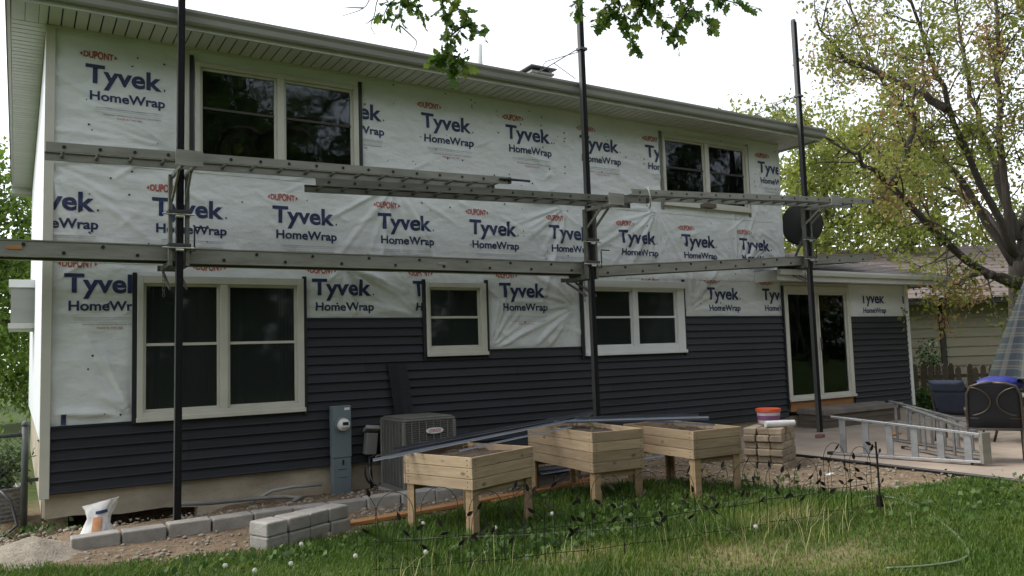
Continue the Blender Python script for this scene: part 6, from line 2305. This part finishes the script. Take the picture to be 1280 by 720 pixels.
PFN = empty('picket_fence', (17.3, 1.75, 0.0), math.atan2(-0.94, 1.54))
tag(PFN, 'weathered wooden picket fence between the patio and the neighbouring house', 'fence')
x = 0.0
k = 0
while x < 5.6:
    h = 1.16 - 0.06 * x + rng.uniform(-0.05, 0.05)
    w = 0.135
    mb = MB().prism([(0, -0.1), (w, -0.1), (w, h - 0.06), (w * 0.72, h), (w * 0.28, h), (0, h - 0.06)], -0.012, 0.01, 'y')
    o = mb.build('picket', M['picket'], PFN)
    o.location = (x, rng.uniform(-.006, .006), 0)
    o.rotation_euler = (0, rng.uniform(-0.03, 0.03), 0)
    x += 0.165 + rng.uniform(0, 0.02) + (0.05 if k % 7 == 3 else 0)
    k += 1
for z in (0.25, 0.75):
    MB().box(0, 5.7, 0.012, 0.05, z, z + 0.08).build('rail', M['picket'], PFN)
# shrub by the wing corner and plants in the tub
rs = np.random.default_rng(41)


def bush(name, label, c, r, n, leafs, mat, cat='shrub', stems=10):
    B = empty(name, c)
    tag(B, label, cat)
    tw = MB()
    P = []
    for i in range(stems):
        a = rs.uniform(0, 6.28)
        e = np.array([r[0] * math.cos(a) * rs.uniform(.3, .9), r[1] * math.sin(a) * rs.uniform(.3, .9), r[2] * rs.uniform(0.6, 1.0)])
        tw.tube([(0, 0, 0), tuple(e * 0.5 + np.array([0, 0, 0.1 * r[2]])), tuple(e)], [0.012, 0.008, 0.004], 5)
        for q in range(n // stems):
            t = rs.uniform(0.25, 1.05)
            P.append(e * t + rs.normal(size=3) * 0.22 * min(r))
    tag(tw.build('stems', M['twig'], B), kind='stuff')
    tag(leaf_mesh('foliage', np.array(P), rs.uniform(0.1, 0.9, len(P)), leafs, mat, B, rs), kind='stuff')


bush('shrub', 'low green shrub on the grass beside the wing corner', (16.8, 0.35, 0.1), (0.5, 0.4, 0.5), 900, 0.09, M['weed'])
bush('tub_plant', 'leafy plant growing in the ribbed metal tub', (-0.42, 0.95, 0.3), (0.42, 0.42, 0.55), 900, 0.075, M['weed'], 'plant', 14)
bush('shrub', 'dark shrub against the neighbouring wall behind the fence', (22.4, 3.6, 0.0), (0.6, 0.5, 1.6), 700, 0.12, M['leaf_dark'])
bush('shrub', 'bushy green shrub beyond the chain-link fence', (-1.1, 4.0, 0.0), (0.8, 0.9, 0.9), 1600, 0.09, M['leaf_left'], stems=18)
bush('shrub', 'tall loose shrub farther back along the left side wall', (-1.25, 8.5, 0.0), (0.9, 0.9, 1.5), 1500, 0.10, M['leaf_left'], stems=18)

# ------------------------------------------------------------------ grass and weeds
rs = np.random.default_rng(77)


def blades(name, X, Y, H, W, mat, rnd, lean=0.45, label=None, bend=0.5):
    n = len(X)
    a = rs.uniform(0, 2 * np.pi, n)
    d = np.stack([np.cos(a), np.sin(a), np.zeros(n)], -1)
    s = np.stack([-np.sin(a), np.cos(a), np.zeros(n)], -1)
    Z = ground_z(X) - 0.01
    base = np.stack([X, Y, Z], -1)
    ln = (lean * rs.uniform(0.2, 1.2, n) * H)[:, None]
    up = np.array([0, 0, 1.0])
    p1 = base + up * (H * 0.55)[:, None] + d * ln * 0.35
    p2 = base + up * (H * (1 - 0.25 * bend * rs.uniform(0.3, 1.4, n)))[:, None] + d * ln
    w = W[:, None] / 2
    V = np.stack([base - s * w, base + s * w, p1 + s * w * 0.8, p1 - s * w * 0.8, p2], 1).reshape(-1, 3)
    i = np.arange(n)[:, None] * 5
    F = np.concatenate([i + np.array([[0, 1, 2]]), i + np.array([[0, 2, 3]]), i + np.array([[3, 2, 4]])], 0)
    o = np_mesh(name, V, F, 3, mat, None, attrs={'rnd': np.repeat(np.clip(rnd, 0, 1), 5)})
    tag(o, label, 'grass', kind='stuff')
    return o


def scatter(n, x0, x1, y0, y1):
    return rs.uniform(x0, x1, n), rs.uniform(y0, y1, n)


X, Y = scatter(300000, -2.2, 9.3, -8.6, -0.9)
nz1, nz2 = npnoise(X, Y, 0.9, 3.1), npnoise(X, Y, 3.2, 9.7)
so = soil_mask(X, Y, nz1, nz2)
dr_ = dry_mask(X, Y, nz1, nz2)
# only what the lens and a step to the side can see: lawn in front of the viewer
vis = (Y > -9.2 + 0.0 * X) & ((X + 0.25) * 0.53 + (Y + 9.85) * 0.85 > 3.6)
thin = np.clip(0.9 * npnoise(X, Y, 1.7, 6.3) + 0.5 * nz2 - 0.02, 0, 0.75) * np.exp(-((Y + 3.6) / 1.8) ** 2)
keep = vis & (rs.random(len(X)) > np.clip(so * 1.02, 0, 1)) & (rs.random(len(X)) > thin) & (rs.random(len(X)) > dr_ * 0.72) & ~((X > 8.9) & (Y > -6.2))
X, Y, nz1, nz2, dr_ = X[keep], Y[keep], nz1[keep], nz2[keep], dr_[keep]
tall = np.exp(-(((Y + 3.0) / 0.9) ** 2)) * ((X > 2.6) & (X < 7.2)) + 0.5 * np.exp(-(((Y + 4.7) / 0.35) ** 2)) * (X > 2.0) * (X < 6.9)
H = 0.038 + 0.025 * rs.random(len(X)) + 0.03 * np.clip(nz2 + 0.2, 0, 1) + 0.13 * tall * rs.random(len(X))
blades('lawn_grass', X, Y, H, 0.006 + 0.004 * rs.random(len(X)), M['grass'], 0.40 + 0.30 * nz1 + 0.25 * nz2 + 0.16 * rs.normal(size=len(X)) + 0.35 * dr_, label='green lawn grass in front of the house', lean=0.7)
# long pale stalks
xs_, ys_ = [], []
for cx, cy, sx, sy, n in ((2.25, -4.35, 0.10, 0.06, 22), (2.55, -4.45, 0.2, 0.08, 14), (4.7, -5.0, 0.6, 0.2, 45), (5.3, -5.5, 0.5, 0.25, 60), (5.6, -4.95, 0.4, 0.1, 30), (4.2, -5.1, 0.5, 0.2, 20), (3.2, -4.4, 0.5, 0.15, 14), (6.2, -5.4, 0.4, 0.2, 14)):
    xs_.append(rs.normal(cx, sx, n))
    ys_.append(rs.normal(cy, sy, n))
X, Y = np.concatenate(xs_), np.concatenate(ys_)
blades('tall_stalks', X, Y, rs.uniform(0.16, 0.42, len(X)), np.full(len(X), 0.0055), M['straw'], rs.random(len(X)), lean=0.8, label='long pale straw-coloured stalks in the lawn', bend=0.9)
# broad-leaved weeds under and before the planters
P, Rn = [], []
for cx, cy, sx, sy, n in ((3.5, -3.7, 0.5, 0.25, 300), (4.4, -3.4, 0.5, 0.3, 420), (5.3, -3.5, 0.5, 0.3, 420), (6.3, -3.6, 0.5, 0.25, 300), (3.6, -4.1, 0.5, 0.12, 260), (1.6, -2.9, 0.5, 0.12, 160), (6.0, -3.0, 0.6, 0.2, 240), (4.4, -2.7, 0.4, 0.2, 160), (7.6, -5.4, 0.8, 0.4, 300), (8.2, -6.2, 0.6, 0.4, 200), (-0.2, -0.2, 0.25, 0.2, 120)):
    x, y = rs.normal(cx, sx, n), rs.normal(cy, sy, n)
    P.append(np.stack([x, y, ground_z(x) + rs.uniform(0.01, 0.12, n) * rs.random(n)], -1))
    Rn.append(rs.uniform(0, 1, n))
o = leaf_mesh('weeds', np.concatenate(P), np.concatenate(Rn), 0.06, M['weed'], None, rs, droop=-0.5, aspect=0.8)
tag(o, 'broad-leaved weeds in the grass around the planters', 'weeds', kind='stuff')

# dandelion clocks
DAN = [(2.77, -3.42), (3.17, -3.98), (3.86, -3.82), (1.89, -4.12), (2.35, -4.35), (1.44, -4.03), (1.18, -4.05), (1.04, -3.78), (1.68, -3.49), (4.76, -5.36)]
DLAB = ['by the front left leg of the first planter', 'below the front leg of the first planter', 'between the first and second planters', 'on the lawn right of the grey block pile', 'at the bottom edge below the first planter',
        'nearest in front of the grey block pile', 'at the bottom edge left of the block pile', 'leftmost, on the lawn before the edging', 'just in front of the grey block pile', 'rightmost, in the dry patch before the fence']
for (x, y), lab in zip(DAN, DLAB):
    D = empty('dandelion', (x, y, float(ground_z(x))))
    tag(D, 'white dandelion seed head ' + lab, 'dandelion', 'dandelion seed heads in the lawn')
    MB().tube([(0, 0, 0), (0.012, 0.005, 0.12), (0, 0, 0.235)], 0.0032, 5).build('stem', M['stem'], D)
    mb = MB()
    for k in range(70):
        u = 1 - 2 * (k + 0.5) / 70
        a = k * 2.39996
        d = Vector((math.sqrt(1 - u * u) * math.cos(a), math.sqrt(1 - u * u) * math.sin(a), u))
        s = d.orthogonal().normalized()
        t = d.cross(s)
        c = Vector((0, 0, 0.24))
        p = c + d * 0.017
        mb.add([c + d * 0.004 + s * 0.0006, c + d * 0.004 - s * 0.0006, p], [(0, 1, 2)])
        mb.add([p + s * 0.0035, p + t * 0.0035, p - s * 0.0035, p - t * 0.0035], [(0, 1, 2, 3)])
    tag(mb.build('seed_head', M['fluff'], D), kind='stuff')
